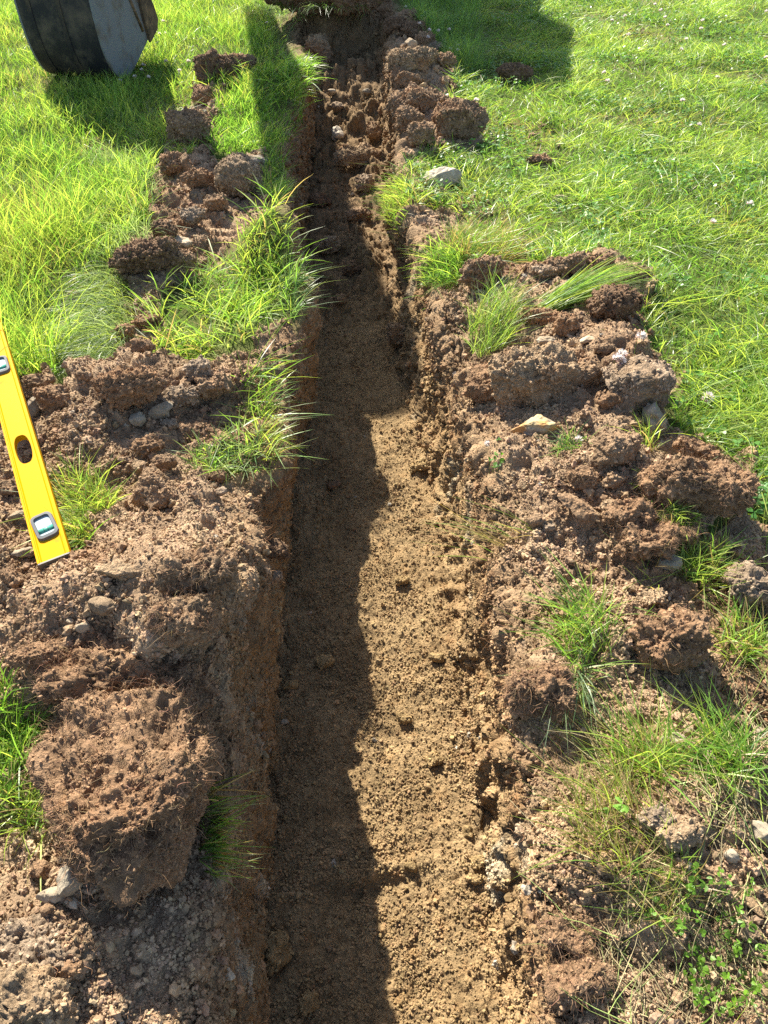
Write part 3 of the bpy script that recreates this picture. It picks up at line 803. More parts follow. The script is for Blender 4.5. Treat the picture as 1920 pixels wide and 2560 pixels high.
clod(1474, 1158, 58, 44, 'red', 'small rooty clod right below the big hairy mound', hair=200)
clod(1445, 1216, 50, 46, 'gstone', 'brown grey stone leaning on the rooty clod', 'stone', 'stone')
clod(1155, 1128, 34, 28, 'brown', 'small brown lump on the right rim above the fallen grass')
clod(1185, 1140, 26, 24, 'grey', 'small grey lump on the right rim beside the brown lump')
clod(1625, 1278, 124, 110, 'grey', 'large pale brown clod at the right frame edge', hair=250, box=.6)
clod(1404, 1292, 64, 46, 'tan', 'tan lump in sparse grass above the tall reddish clod')
clod(1430, 1390, 138, 128, 'red', 'tall reddish clod in sparse grass on the near right bank', hair=800, cuts=3, flat=1.15)
clod(1160, 1490, 130, 150, 'red', 'rooty overhang of turf on the near right trench edge', 'turf', 'turf_clod', hair=2200, lump=.14, sink=.3)
clod(1457, 1600, 48, 40, 'pale', 'pale grey stone, biggest of the stones in the near right grass', 'stone', 'stone')
clod(1489, 1580, 24, 24, 'gstone', 'small grey stone right of the pale grey stone', 'stone', 'stone')
clod(1470, 1622, 28, 26, 'chip', 'small brown stone below the pale grey stone', 'stone', 'stone')
clod(1530, 1631, 28, 44, 'gstone', 'narrow grey stone standing in the near right grass', 'stone', 'stone')
clod(1598, 1565, 50, 34, 'brown', 'brown clod by the near right grass clump')
clod(1640, 1580, 46, 34, 'gstone', 'grey stone at the right frame edge', 'stone', 'stone')
clod(1637, 1784, 40, 110, 'gstone', 'long shiny grey flint at the right frame edge', 'stone', 'flint', flat=.6)
clod(1408, 1772, 64, 52, 'grey', 'pale broken lump in the near right spoil')
clod(1468, 1803, 100, 56, 'tan', 'wide pale crumbly lump in the near right spoil', lump=.25)
clod(1581, 1845, 32, 36, 'gstone', 'small dark sided stone right of the wide pale lump', 'stone', 'stone')
clod(1532, 1878, 44, 34, 'tan', 'tan stone below the wide pale lump')
clod(1625, 1952, 60, 36, 'chip', 'flat brown chip of wood lying in straw at the right edge', 'wood chip', 'wood_chip', tilt=.4, flat=.5, yaw=-.6)
clod(1612, 2010, 52, 44, 'tan', 'tan clod under the wood chip in the bottom right corner')
clod(1230, 2010, 110, 80, 'red', 'reddish rooty ledge on the near right trench edge', 'turf', 'turf_clod', hair=1200, sink=.3)
clod(1250, 2110, 120, 100, 'brown', 'rounded rooty lump at the bottom right of the trench edge', 'turf', 'turf_clod', hair=1200, sink=.3)
# end of the trench
clod(705, 8, 250, 80, 'dark', 'overturned turf lying across the far end of the trench', 'turf', 'turf_slab', hair=1500, box=.6, lump=.12, sink=.1)
print('clods', time.time() - T0, len(BLOCK))

# ------------------------------------------------------------------ grass
BL = np.array(BLOCK)
def blocked(x, y, shrink=.8):
    r = np.zeros(len(x), dtype=bool)
    for bx_, by_, br in BL:
        if br > .03:
            r |= (x - bx_) ** 2 + (y - by_) ** 2 < (br * shrink) ** 2
    return r

def blades(pos, u, bend, L, W, colr, side=None, segs=4):
    """curved tapering blades; returns verts, loops, totals, cols"""
    n = len(pos)
    ts = np.linspace(0, 1, segs + 1)
    if side is None:
        a = rng.uniform(0, 6.283, n); side = np.stack([np.cos(a), np.sin(a), 0.25 * rng.normal(size=n)], -1)
    side = side - u * (side * u).sum(1)[:, None]; side /= np.linalg.norm(side, axis=1)[:, None] + 1e-9
    vs = []
    for s_, t in enumerate(ts):
        c0 = pos + L[:, None] * (u * t + bend * t * t)
        if s_ < segs:
            w = (W * (0.75 + 0.5 * t) * (1 - t ** 2.2) if t > 0 else W * .7)[:, None]
            vs += [c0 - side * w * .5, c0 + side * w * .5]
        else: vs.append(c0)
    vv = np.stack(vs, 1); nv = vv.shape[1]
    lp = []
    for s_ in range(segs - 1): lp += [2 * s_, 2 * s_ + 1, 2 * s_ + 3, 2 * s_ + 2]
    lp += [2 * segs - 2, 2 * segs - 1, 2 * segs]
    loops = (np.array(lp)[None] + (np.arange(n) * nv)[:, None]).ravel()
    tot = np.tile([4] * (segs - 1) + [3], n)
    # darker toward the base, lighter toward the tip
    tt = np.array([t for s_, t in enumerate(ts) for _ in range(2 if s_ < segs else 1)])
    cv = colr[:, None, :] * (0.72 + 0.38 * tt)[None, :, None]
    return vv.reshape(-1, 3), loops, tot, cv.reshape(-1, 3)

G_LUSH = np.array([.185, .345, .06]); G_YEL = np.array([.345, .445, .09]); G_DARK = np.array([.07, .17, .018]); G_SILV = np.array([.25, .33, .16]); G_DRY = np.array([.36, .28, .13]); G_BLUE = np.array([.12, .22, .09])  # G_SILV also stands in for sky sheen, G_BLUE for bluish shade

def sample_poly(pts, dens, z=.03):
    w = poly_w(pts, z); lo = w.min(0); hi = w.max(0)
    n = int((hi[0] - lo[0]) * (hi[1] - lo[1]) * dens)
    x = rng.uniform(lo[0], hi[0], n); y = rng.uniform(lo[1], hi[1], n)
    e = .035
    k = inside(w, x + e * fbm2(x * 9, y * 9, 2, 3), y + e * fbm2(x * 9 + 50, y * 9, 2, 4))
    return x[k], y[k]

def field(pts, dens, L, W, lean=(0, 0), spread=.35, bend=.5, tones=((G_LUSH, 1),), clumpy=.5, z=.03, near_fade=True, lenvar=.5, trench_ok=False, drop=.25, seed=0, orient=None, fs=2.2, floor_=.03):
    x, y = sample_poly(pts, dens, z)
    if near_fade:                                            # thinner far from where one stands
        keep = rng.random(len(x)) < np.clip(1.25 - .09 * np.hypot(x, y), .3, 1)
        inv = np.abs(x) < .60 * np.maximum(y, 0) + 0.6
        keep &= inv | (rng.random(len(x)) < .3)
        x, y = x[keep], y[keep]
    cl = fbm2(x * fs + seed, y * fs, 4, 101 + seed)
    keep = rng.random(len(x)) < np.clip(1 - clumpy * (0.5 - cl), floor_, 1)
    x, y, cl = x[keep], y[keep], cl[keep]
    zz = zat(x, y)
    keep = ~blocked(x, y)
    if not trench_ok: keep &= zz > -.07
    x, y, zz, cl = x[keep], y[keep], zz[keep], cl[keep]
    n = len(x)
    pos = np.stack([x, y, zz - .006], -1)
    ax = lean[0] + spread * rng.normal(size=n); ay = lean[1] + spread * rng.normal(size=n)
    if orient:                                               # swirling lie of the cut grass
        th = orient[0] + orient[1] * fbm2(x * 1.6 + 3, y * 1.6, 3, 131)
        ax += orient[2] * np.cos(th); ay += orient[2] * np.sin(th)
    u = np.stack([ax, ay, np.ones(n)], -1); u /= np.linalg.norm(u, axis=1)[:, None]
    b = np.stack([ax * .7 + .3 * rng.normal(size=n), ay * .7 + .3 * rng.normal(size=n), -drop - .35 * rng.random(n)], -1) * bend
    Ls = L * (1 - lenvar + 2 * lenvar * rng.random(n)) * (1 + .35 * cl)
    Ws = W * rng.uniform(.6, 1.4, n)
    wt = np.array([t[1] for t in tones], float)
    noise = fbm2(x * 1.7 + 31 + seed, y * 1.7, 3, 151)
    pick = np.clip((rng.random(n) * .75 + .25 * (.5 + noise)), 0, .9999)
    idx = np.searchsorted(np.cumsum(wt / wt.sum()), pick).clip(0, len(tones) - 1)
    cols_ = np.array([t[0] for t in tones])[idx] * rng.uniform(.7, 1.3, (n, 1)) * (1 + .25 * cl[:, None]).clip(.6, 1.5)
    return blades(pos, u, b, Ls, Ws, cols_)

def join(parts):
    V_, Lp, T_, C_ = [], [], [], []; off = 0
    for v, l, t, c_ in parts:
        V_.append(v); Lp.append(l + off); T_.append(t); C_.append(c_); off += len(v)
    return np.concatenate(V_), np.concatenate(Lp), np.concatenate(T_), np.concatenate(C_)

LAWN_L = [(-900, -90), (520, -90), (590, 40), (590, 100), (520, 128), (440, 128), (420, 210), (372, 250), (360, 300), (345, 345), (310, 400), (330, 470), (260, 540), (250, 590), (170, 640), (150, 700), (120, 800), (60, 822), (-300, 860), (-1100, 500)]
lush = ((G_LUSH, 3), (G_DARK, 1.0), (G_YEL, 2.6), (G_SILV, .6), (G_DRY, .35))
RIM1 = [(432, 160), (520, 128), (600, 100), (680, 140), (690, 215), (640, 270), (612, 330), (628, 420), (600, 470), (565, 440), (560, 345), (470, 345), (440, 300), (470, 240)]
RIM2 = [(330, 640), (420, 575), (540, 560), (600, 505), (640, 560), (662, 650), (630, 715), (560, 745), (480, 740), (390, 785), (320, 770)]
RIM3 = [(520, 800), (590, 770), (596, 880), (590, 960), (596, 1010), (530, 1025), (440, 1042), (370, 1030), (430, 970), (500, 930)]
parts = [field(LAWN_L, 3500, .05, .0036, spread=.6, tones=((G_DARK, 3), (G_LUSH, 1), (G_DRY, .5)), clumpy=.3, seed=21, floor_=.4),
         field(RIM1, 5200, .10, .0042, lean=(.15, -.1), spread=.4, tones=((G_LUSH, 3), (G_DARK, 1.2), (G_YEL, 1.2), (G_DRY, .3)), clumpy=.6, seed=22, near_fade=False, floor_=.3),
         field(RIM2, 3600, .105, .0042, lean=(.1, -.05), spread=.5, tones=((G_LUSH, 3), (G_SILV, 1), (G_YEL, 2), (G_DRY, .6)), clumpy=1.2, seed=23, near_fade=False, fs=5),
         field(RIM3, 3000, .075, .0038, lean=(.1, 0), spread=.6, tones=((G_LUSH, 2), (G_SILV, 1.5), (G_YEL, 2), (G_DRY, .8)), clumpy=1.2, seed=24, near_fade=False, fs=5),
         field(LAWN_L, 7000, .105, .0030, spread=.34, tones=lush, clumpy=.7, seed=1),
         field([(0, 400), (140, 400), (190, 470), (190, 600), (110, 820), (-200, 850), (-300, 500)], 5200, .19, .0032, spread=.3, tones=((G_LUSH, 2), (G_YEL, 3), (G_DARK, 1)), clumpy=.8, seed=2),
         field([(-50, 420), (130, 430), (170, 560), (60, 620), (-60, 620)], 2600, .20, .0013, spread=.35, tones=((G_DRY, 3), (G_YEL, 1)), clumpy=.8, seed=3),
         field([(190, 320), (320, 330), (345, 480), (330, 560), (200, 560), (150, 420)], 5200, .15, .0022, lean=(.25, -.75), spread=.3, tones=((G_SILV, 3), (G_BLUE, 2)), clumpy=.6, seed=4),  # pale silver and blue tones put sky sheen into the blade colour
         field([(290, 250), (440, 130), (430, 240), (350, 330), (310, 400), (270, 320)], 2600, .09, .002, spread=.8, tones=((G_SILV, 2), (G_DRY, 2), (G_YEL, 1)), seed=5)]
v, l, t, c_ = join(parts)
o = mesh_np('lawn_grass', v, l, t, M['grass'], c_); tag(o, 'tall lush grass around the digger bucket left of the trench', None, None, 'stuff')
print('left lawn', len(t), time.time() - T0)

LAWN_R = [(860, -90), (2700, -90), (2700, 900), (1900, 1250), (1640, 1150), (1600, 1010), (1455, 960), (1450, 820), (1370, 740), (1400, 620), (1380, 585), (1290, 560), (1200, 560), (1140, 545), (1070, 500), (1010, 470), (985, 430), (890, 440), (850, 430), (835, 380), (890, 350), (950, 315), (1040, 310), (1040, 250), (965, 240), (985, 160), (945, 110), (885, 60), (870, 0)]
mown = ((G_LUSH, 3), (G_YEL, 3), (G_SILV, 1.1), (G_DARK, .8), (G_DRY, .5))
parts = [field(LAWN_R, 4500, .045, .0038, spread=.7, tones=((G_LUSH, 3), (G_DARK, 1), (G_DRY, .4)), clumpy=.3, seed=25, floor_=.5),
         field(LAWN_R, 8200, .08, .0030, spread=.62, tones=mown, clumpy=1.0, drop=.3, orient=(.35, 2.6, .45), seed=6),
         field(LAWN_R, 800, .13, .0032, spread=.9, tones=((G_SILV, 2), (G_YEL, 3), (G_DRY, 1)), clumpy=1.2, drop=.45, bend=.7, orient=(.4, 2.6, 1.6), seed=7, fs=4),
         field([(1380, 760), (1640, 700), (1800, 800), (1800, 1150), (1640, 1130), (1580, 1000), (1460, 950), (1450, 830)], 4200, .15, .0026, lean=(-.3, -.3), spread=.55, bend=.6, tones=((G_LUSH, 2), (G_YEL, 3), (G_SILV, 2)), clumpy=.6, seed=8),
         field([(880, -60), (1050, -60), (1030, 60), (1060, 150), (985, 155), (940, 105), (880, 55)], 5200, .14, .0028, spread=.3, tones=((G_LUSH, 2), (G_BLUE, 2)), clumpy=.5, seed=9)]  # blue-green tone puts the shade here into the blade colour
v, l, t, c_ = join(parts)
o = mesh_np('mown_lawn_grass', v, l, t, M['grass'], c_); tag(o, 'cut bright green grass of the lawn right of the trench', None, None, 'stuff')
print('right lawn', len(t), time.time() - T0)

# clover leaves lying in the right lawn
def clover_leaves(pos, nrmj, size, colr):
    """trefoil leaves: three rounded leaflets each, tilted"""
    n = len(pos); out = []
    prof = [(0, 0), (.30, .22), (.62, .40), (.92, .36), (1.0, .12), (1.0, -.12), (.92, -.36), (.62, -.40), (.30, -.22)]
    pr = np.array(prof); rot0 = rng.uniform(0, 6.28, n)
    vv = []
    for q in range(3):
        a = rot0 + q * 2.094 + .12 * rng.normal(size=n)
        e1 = np.stack([np.cos(a), np.sin(a), .25 + .25 * rng.normal(size=n)], -1); e2 = np.stack([-np.sin(a), np.cos(a), .2 * rng.normal(size=n)], -1)
        e1 = e1 + nrmj; e1 /= np.linalg.norm(e1, axis=1)[:, None]
        pts = pos[:, None] + size[:, None, None] * (pr[None, :, 0, None] * e1[:, None] + pr[None, :, 1, None] * e2[:, None])
        pts[:, :, 2] -= (size[:, None] * .18 * (np.abs(pr[:, 1])[None] * 1.2))
        vv.append(pts)
    vv = np.stack(vv, 1).reshape(n * 3, 9, 3)
    loops = (np.arange(9)[None] + (np.arange(n * 3) * 9)[:, None]).ravel()
    tot = np.full(n * 3, 9)
    return vv.reshape(-1, 3), loops, tot, np.repeat(np.repeat(colr, 3, 0), 9, 0)

x, y = sample_poly(LAWN_R, 600)
cl = fbm2(x * 1.9, y * 1.9, 3, 171)
k = (cl > .05) & ~blocked(x, y) & (np.abs(x) < .6 * y + .5) & (zat(x, y) > -.07); x, y = x[k], y[k]
pos = np.stack([x, y, zat(x, y) + rng.uniform(.02, .06, len(x))], -1)
v, l, t, c_ = clover_leaves(pos, .3 * rng.normal(size=(len(x), 3)), rng.uniform(.010, .018, len(x)), np.array([[.11, .25, .05]]) * rng.uniform(.7, 1.4, (len(x), 1)))
o = mesh_np('clover_leaves', v, l, t, M['clover'], c_); tag(o, 'dark green clover leaves among the grass right of the trench', None, None, 'stuff')

# -- sparse grass and straw on the near right bank
parts = [field([(1290, 1240), (1480, 1180), (1659, 1160), (1900, 1250), (1950, 2300), (1380, 2350), (1300, 2050), (1210, 1880), (1190, 1640), (1330, 1560)], 950, .09, .0021, spread=.7, bend=.6, tones=((G_YEL, 3), (G_LUSH, 1.5), (G_SILV, 1.5), (G_DRY, 2.5)), clumpy=1.5, near_fade=False, seed=12, fs=6)]
v, l, t, c_ = join(parts)
o = mesh_np('sparse_grass', v, l, t, M['grass'], c_); tag(o, 'thin scattered grass growing through soil on the near right bank', None, None, 'stuff')
x, y = sample_poly([(1330, 1560), (1659, 1500), (1950, 1600), (1950, 2300), (1350, 2350), (1240, 1900)], 5200)
cl = fbm2(x * 5, y * 5, 3, 191); k = rng.random(len(x)) < np.clip(.35 + cl + .5 * (x > .62), .05, 1); x, y = x[k], y[k]
n = len(x); pos = np.stack([x, y, zat(x, y) + rng.uniform(.002, .02, n)], -1)
a = rng.uniform(0, 3.14, n) * .7 + .6
o = fibres('straw', pos, np.stack([np.cos(a), np.sin(a), .12 * rng.normal(size=n)], -1), rng.uniform(.04, .16, n), rng.uniform(.0006, .0013, n), np.array([[.50, .42, .24]]) * rng.uniform(.55, 1.3, (n, 1)) * np.where(rng.random((n, 1)) < .3, np.array([[.6, .9, .5]]), 1), M['straw'], .13, 6, None, .02)
tag(o, 'dry pale straw scattered over the near right bank', None, None, 'stuff')

# -- roots hanging from the cut edges and heaps
k = scatter(17000, areaV * ((WM * (up > .25) * 1.4 + WRM * (up > .4) * 1.3 + BM * .6 * soil) * inview * np.exp(-np.maximum(dist - 1.3, 0) / 1.3)))
n = len(k)
dd = NRM[k] * .55 + .75 * rng.normal(size=(n, 3))
rc = np.array([[.29, .165, .09]]) * rng.uniform(.55, 1.9, (n, 1))
o = fibres('root_fibres', V[k], dd, rng.uniform(.008, .036, n) * (1 + 1.3 * (rng.random(n) < .04)), rng.uniform(.0003, .0006, n), rc, M['root'], .45, 5, None, .1)
tag(o, 'fine reddish root hairs sticking out of the cut soil', None, None, 'stuff')
print('stuff', time.time() - T0)

# -- grass tufts as things
def tuft(px, py, w, h, n, L, lean, spread, tones, label, W=.0028, bend=.6, drop=.3, group=None, name='grass_tuft', lift=0.0, droop=0):
    """tuft rooted over an area w x h picture px"""
    a = rng.uniform(0, 6.283, n); rr = np.sqrt(rng.random(n))
    pp = np.stack([px + w * .5 * rr * np.cos(a), py + h * .5 * rr * np.sin(a)], -1)
    b0, t0, d0 = hit(px, py)
    w_ = np.array([P(q[0], q[1], b0[2]) for q in pp])
    x, y = w_[:, 0], w_[:, 1]; z = zat(x, y)
    z = np.where(z < b0[2] - .12, b0[2] - .03, z)
    pos = np.stack([x, y, z + lift - .005], -1) - b0
    ax = lean[0] + spread * rng.normal(size=n); ay = lean[1] + spread * rng.normal(size=n)
    uz = np.full(n, 1.0) if not droop else np.full(n, droop)
    u = np.stack([ax, ay, uz], -1); u /= np.linalg.norm(u, axis=1)[:, None]
    b = np.stack([ax * .6 + .25 * rng.normal(size=n), ay * .6 + .25 * rng.normal(size=n), -drop - .35 * rng.random(n)], -1) * bend
    wt = np.array([t_[1] for t_ in tones], float)
    idx = rng.choice(len(tones), n, p=wt / wt.sum())
    cc_ = np.array([t_[0] for t_ in tones])[idx] * rng.uniform(.7, 1.35, (n, 1))
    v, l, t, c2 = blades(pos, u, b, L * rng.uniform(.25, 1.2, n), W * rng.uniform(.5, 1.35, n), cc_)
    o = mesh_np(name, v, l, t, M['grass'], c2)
    o.location = b0
    return tag(o, label, 'grass tuft', group)

TL = ((G_LUSH, 3), (G_YEL, 1.5), (G_DARK, 1)); TB = ((G_BLUE, 2), (G_LUSH, 2), (G_SILV, 1)); TS_ = ((G_SILV, 3), (G_YEL, 1), (G_BLUE, 1)); TY = ((G_YEL, 3), (G_LUSH, 2), (G_DRY, .8)); TD = ((G_DRY, 3), (G_YEL, 1.5), (G_LUSH, 1))
tuft(566, 60, 130, 120, 700, .11, (.1, -.1), .4, TB, 'shaded green grass on the left rim at the far end of the trench', W=.004)
tuft(638, 150, 70, 90, 420, .12, (.5, -.4), .45, TL, 'thick green tuft drooping over the left rim near the far end', bend=.7, drop=.5, lift=.02, W=.004)
tuft(530, 240, 90, 110, 500, .12, (.15, -.1), .35, TL, 'upright dark green grass strip behind the left rim', W=.004)
tuft(592, 410, 60, 120, 330, .11, (.2, -.2), .4, ((G_BLUE, 2), (G_LUSH, 2), (G_YEL, 1)), 'grass fringe on the left rim right of the rounded ball of clay', W=.004)
tuft(400, 320, 60, 60, 220, .09, (0, -.1), .4, TY, 'short bright tuft between rounded clod and orange brown lump', W=.004)
tuft(560, 525, 110, 70, 280, .13, (.25, -.05), .5, TY, 'yellow green tuft on the left rim below the rounded ball', W=.004)
tuft(500, 650, 230, 100, 620, .15, (.2, -.05), .6, ((G_SILV, 1), (G_LUSH, 3), (G_YEL, 2)), 'large sprawling tuft reaching over the left rim', bend=.6, W=.004)
tuft(628, 640, 50, 80, 170, .13, (.45, .0), .5, TB, 'bluish tuft leaning out over the trench at the right end of the sprawling tuft', bend=.6, W=.0036)
tuft(390, 750, 150, 70, 330, .10, (.1, -.2), .5, TY, 'short bright tuft in front of the large sprawling tuft', W=.004)
tuft(556, 850, 70, 130, 130, .14, (.4, 0), .6, TL, 'thin spiky tuft on the left rim beside the crumbly heap', W=.0036)
tuft(490, 995, 150, 60, 420, .085, (.05, -.1), .6, TS_ + ((G_LUSH, 2),), 'pale sunny turf patch on the left rim above the wedge of earth', W=.0032)
tuft(572, 960, 50, 90, 110, .11, (.45, .1), .6, TY, 'stray blades hanging from the left rim beside the sunny turf patch', W=.003)
tuft(238, 690, 120, 200, 2200, .17, (-.4, -.6), .38, TS_, 'pale silvery tussock swept sideways, right of the tall grass', bend=.7, drop=.5, W=.002)
tuft(195, 1080, 110, 90, 420, .12, (-.2, .1), .5, TY, 'small green tuft growing beside the end of the yellow level')
tuft(175, 1150, 60, 70, 240, .09, (-.4, -.1), .5, TY, 'little tuft touching the end vial of the yellow level')
tuft(22, 1610, 110, 200, 600, .11, (.1, 0), .45, TL, 'green tuft at the left frame edge beside the upturned turf')
tuft(70, 1760, 150, 90, 260, .13, (.1, .4), .7, TY, 'loose long blades left of the upturned turf')
tuft(445, 1800, 40, 200, 170, .085, (1.6, -.1), .5, ((G_SILV, 1), (G_LUSH, 2), (G_DRY, 1)), 'grass poking sideways from under the upturned turf toward the trench', bend=.25, drop=.2)
# right side tufts
tuft(865, 430, 70, 90, 650, .12, (-.5, -.3), .4, TY, 'yellow green fringe on the right rim left of the whitish stone', bend=.7)
tuft(965, 590, 90, 70, 700, .13, (-.25, -.35), .45, TL, 'leafy tuft on the right rim with clover leaves', bend=.7)
tuft(1040, 540, 160, 70, 1200, .14, (.3, .1), .5, TD + ((G_LUSH, 2),), 'straw coloured tuft behind the leafy rim tuft')
tuft(1060, 725, 100, 90, 700, .15, (.25, .25), .35, ((G_YEL, 2), (G_SILV, 2), (G_LUSH, 2)), 'long haired pale tuft standing on the dark red rooty lump', W=.0022, lift=.03)
tuft(1190, 660, 60, 40, 420, .24, (1.9, .75), .28, ((G_YEL, 2), (G_SILV, 2), (G_LUSH, 3)), 'long blades lying flat toward the lawn across the right heap', bend=.35, drop=.25, lift=.02)
tuft(1400, 960, 40, 60, 70, .12, (-.1, .2), .4, TY, 'thin upright tuft below the angular block')
tuft(1235, 960, 70, 36, 90, .07, (-.2, -.2), .8, TB, 'few short blades right of the yellow and grey rock')
tuft(1395, 1040, 40, 26, 60, .05, (0, 0), .6, TY, 'tiny bright tuft left of the big hairy mound')
tuft(1460, 1110, 100, 40, 160, .06, (-.1, -.3), .6, TY, 'short grass pressed under the big hairy mound')
tuft(1265, 1370, 100, 160, 300, .11, (-.25, .35), .6, ((G_YEL, 2), (G_LUSH, 3), (G_SILV, 1)), 'green tuft on the near right rim left of the tall reddish clod')
tuft(1240, 1460, 80, 60, 90, .11, (-.2, -.9), .5, TS_, 'drooping pale blades below the near right rim tuft', drop=.6)
tuft(1520, 1240, 120, 70, 260, .11, (.1, .2), .55, TY, 'sunny tuft in front of the large pale brown clod')
tuft(1600, 1390, 100, 90, 260, .10, (.1, .1), .6, TY, 'sparse tuft below the large pale brown clod')
tuft(1575, 1640, 150, 130, 380, .12, (-.3, .1), .6, TL, 'bright green clump right of the narrow grey stone')
tuft(1400, 1650, 150, 90, 260, .13, (-.2, .35), .65, TY, 'loose green blades left of the pale grey stones')
tuft(1330, 1790, 190, 200, 330, .13, (-.35, .35), .4, ((G_YEL, 2), (G_DRY, 2.4), (G_LUSH, 1)), 'straw and green tuft on the near right trench edge', W=.0018)
tuft(1420, 1930, 180, 140, 260, .10, (-.2, .3), .6, TD, 'dry tuft in front of the straw and green tuft', W=.0016)
tuft(1120, 1165, 130, 24, 40, .14, (-1.5, .25), .3, TD, 'fallen pale grass stems lying on the right rim', drop=.1)
# grass hanging from the turf at the far end
tuft(690, 40, 220, 30, 700, .16, (.05, -1.2), .35, TB, 'grass hanging from the overturned turf at the far end', bend=.5, drop=1.0, lift=.13)
print('tufts', time.time() - T0)

# -- clover plants (bottom right and on the rim)
def clover_plant(px, py, w, h, n, size, bright, label):
    b0, t0, d0 = hit(px, py)
    root = empty('clover_plant', b0); tag(root, label, 'clover')
    a = rng.uniform(0, 6.283, n); rr = np.sqrt(rng.random(n))
    w_ = np.array([P(px + w * .5 * r_ * math.cos(a_), py + h * .5 * r_ * math.sin(a_), b0[2]) for a_, r_ in zip(a, rr)])
    hh = rng.uniform(.015, .06, n)
    top = np.stack([w_[:, 0], w_[:, 1], zat(w_[:, 0], w_[:, 1]).clip(b0[2] - .04, b0[2] + .06) + hh], -1) - b0
    v, l, t, c2 = clover_leaves(top, .6 * rng.normal(size=(n, 3)), size * rng.uniform(.55, 1.2, n), np.array([bright]) * rng.uniform(.5, 1.25, (n, 1)))
    mesh_np('leaves', v, l, t, M['clover'], c2, False, root)
    bot = top * np.array([.75, .75, 1]) - np.stack([0 * hh, 0 * hh, hh + .004], -1)
    dv = top - bot
    fibres('stems', bot, dv, np.linalg.norm(dv, axis=1), np.full(n, .0007), np.tile([[.16, .26, .06]], (n, 1)), M['clover'], .03, 4, root)
clover_plant(1500, 1985, 230, 170, 60, .0085, (.13, .27, .03), 'bright clover patch in straw, upper of the two in the bottom right corner')
clover_plant(1570, 2125, 210, 150, 60, .0085, (.15, .29, .03), 'bright clover patch in straw, lower of the two in the bottom right corner')
clover_plant(1066, 1000, 46, 60, 7, .012, (.11, .27, .04), 'small clover sprig sprouting from the right trench rim')
clover_plant(930, 590, 60, 90, 9, .016, (.15, .32, .05), 'clover leaves in the leafy tuft on the right rim')
clover_plant(1635, 1105, 60, 70, 12, .018, (.10, .27, .06), 'broad clover leaves at the right frame edge beside the hairy mound')
clover_plant(1320, 1770, 36, 50, 3, .013, (.17, .34, .04), 'single yellow green clover leaf in the straw and green tuft')

# -- clover flowers
def flower_meshes():
    bv, bf = ico(2)
    n = 60
    d = rng.normal(size=(n, 3)); d /= np.linalg.norm(d, axis=1)[:, None]; d[:, 2] = np.abs(d[:, 2]) * 1.2 - .45; d /= np.linalg.norm(d, axis=1)[:, None]
    u = d + np.array([0, 0, .5]); u /= np.linalg.norm(u, axis=1)[:, None]
    cc_ = np.array([[.9, .86, .84]]) * rng.uniform(.75, 1.05, (n, 1)) * np.where(d[:, 2:3] < -.05, np.array([[.85, .62, .55]]), 1)
    v, l, t, c2 = blades(d * .003, u, d * .1, np.full(n, .0075), np.full(n, .0034), cc_, segs=3)
    hd = mesh_np('flower_head', v, l, t, M['petal'], c2)
    st = fibres('stem', np.array([[0, 0, -.10]]), np.array([[.05, 0, 1.0]]), np.array([.10]), np.array([.0009]), np.array([[.14, .24, .06]]), M['clover'], .05, 6)
    st.location = (0, 0, 0)
    return hd.data, st.data, hd, st
HD, SD, h0, s0 = flower_meshes()
bpy.data.objects.remove(h0); bpy.data.objects.remove(s0)
HDY = HD.copy(); a_ = HDY.color_attributes['Col']; buf = np.zeros(len(HDY.vertices) * 4, dtype=np.float32); a_.data.foreach_get('color', buf); buf = buf.reshape(-1, 4) * np.array([.95, .9, .25, 1]); a_.data.foreach_set('color', buf.astype(np.float32).ravel())
def flower(px, py, label, group=None, sc=1.0, yellow=False, lift=.06):
    b0, t0, d0 = hit(px, py)
    # the head stands above the ground on its stem, along the line of sight
    t = t0 - lift / max(.15, -d0[2])
    p = np.array([0, 0, CAM_H]) + d0 * t
    o = empty('clover_flower', p, (rng.uniform(-.25, .25), rng.uniform(-.25, .25), rng.uniform(0, 6.28)))
    o.scale = (sc * 1.35,) * 3
    tag(o, label, 'flower', group)
    link(bpy.data.objects.new('flower_head', HDY if yellow else HD), o)
    link(bpy.data.objects.new('stem', SD), o)
gB = 'white clover flowers around the digger bucket'
for a, b in ((1040, 560), (1240, 565), (1225, 605), (1165, 665), (1285, 670), (1040, 700), (800, 600)):
    flower(a * .25, b * .25, 'white clover flower in the shade at the foot of the digger bucket', gB)
flower(650 * .25, 650 * .25, 'yellowish clover flower in front of the digger bucket', None, 1.1, True)
for a, b in ((1320, 100), (1410, 185), (1350, 260), (1380, 295), (1430, 290), (1435, 530), (1550, 610), (1630, 530)):
    flower(a * .25, b * .25, 'white clover flower in sunny grass right of the digger bucket', gB)
gS = 'white clover flowers in shaded grass'
for a, b in ((1255, 50), (1370, 115), (1350, 165), (1490, 140), (1520, 140), (1420, 210), (1480, 215), (1555, 205), (1410, 260), (1565, 340), (1615, 350), (1620, 315)):
    flower(484 + a * .3125, b * .3125, 'white clover flower in shaded grass right of the trench end', gS)
flower(484 + 295 * .3125, 160 * .3125, 'lone white clover flower in shaded grass left of the trench end')
gR = 'clover flowers scattered over the sunny right lawn'
for a, b in ((950, 315), (965, 350), (1225, 110), (1195, 45), (1215, 75), (1055, 150), (1375, 90), (1370, 125), (1305, 170), (1285, 215), (1470, 195), (1290, 435), (1440, 335), (1580, 880), (1420, 960), (1360, 540), (1170, 20), (985, 90), (1040, 70), (1650, 50), (1650, 250)):
    flower(829.5 + a * .5, b * .5, 'faded white clover flower in the sunny lawn right of the trench', gR, 1.1)
flower(1029, 217, 'white clover flower in sunny grass behind the pyramid shaped clod', None, 1.2)
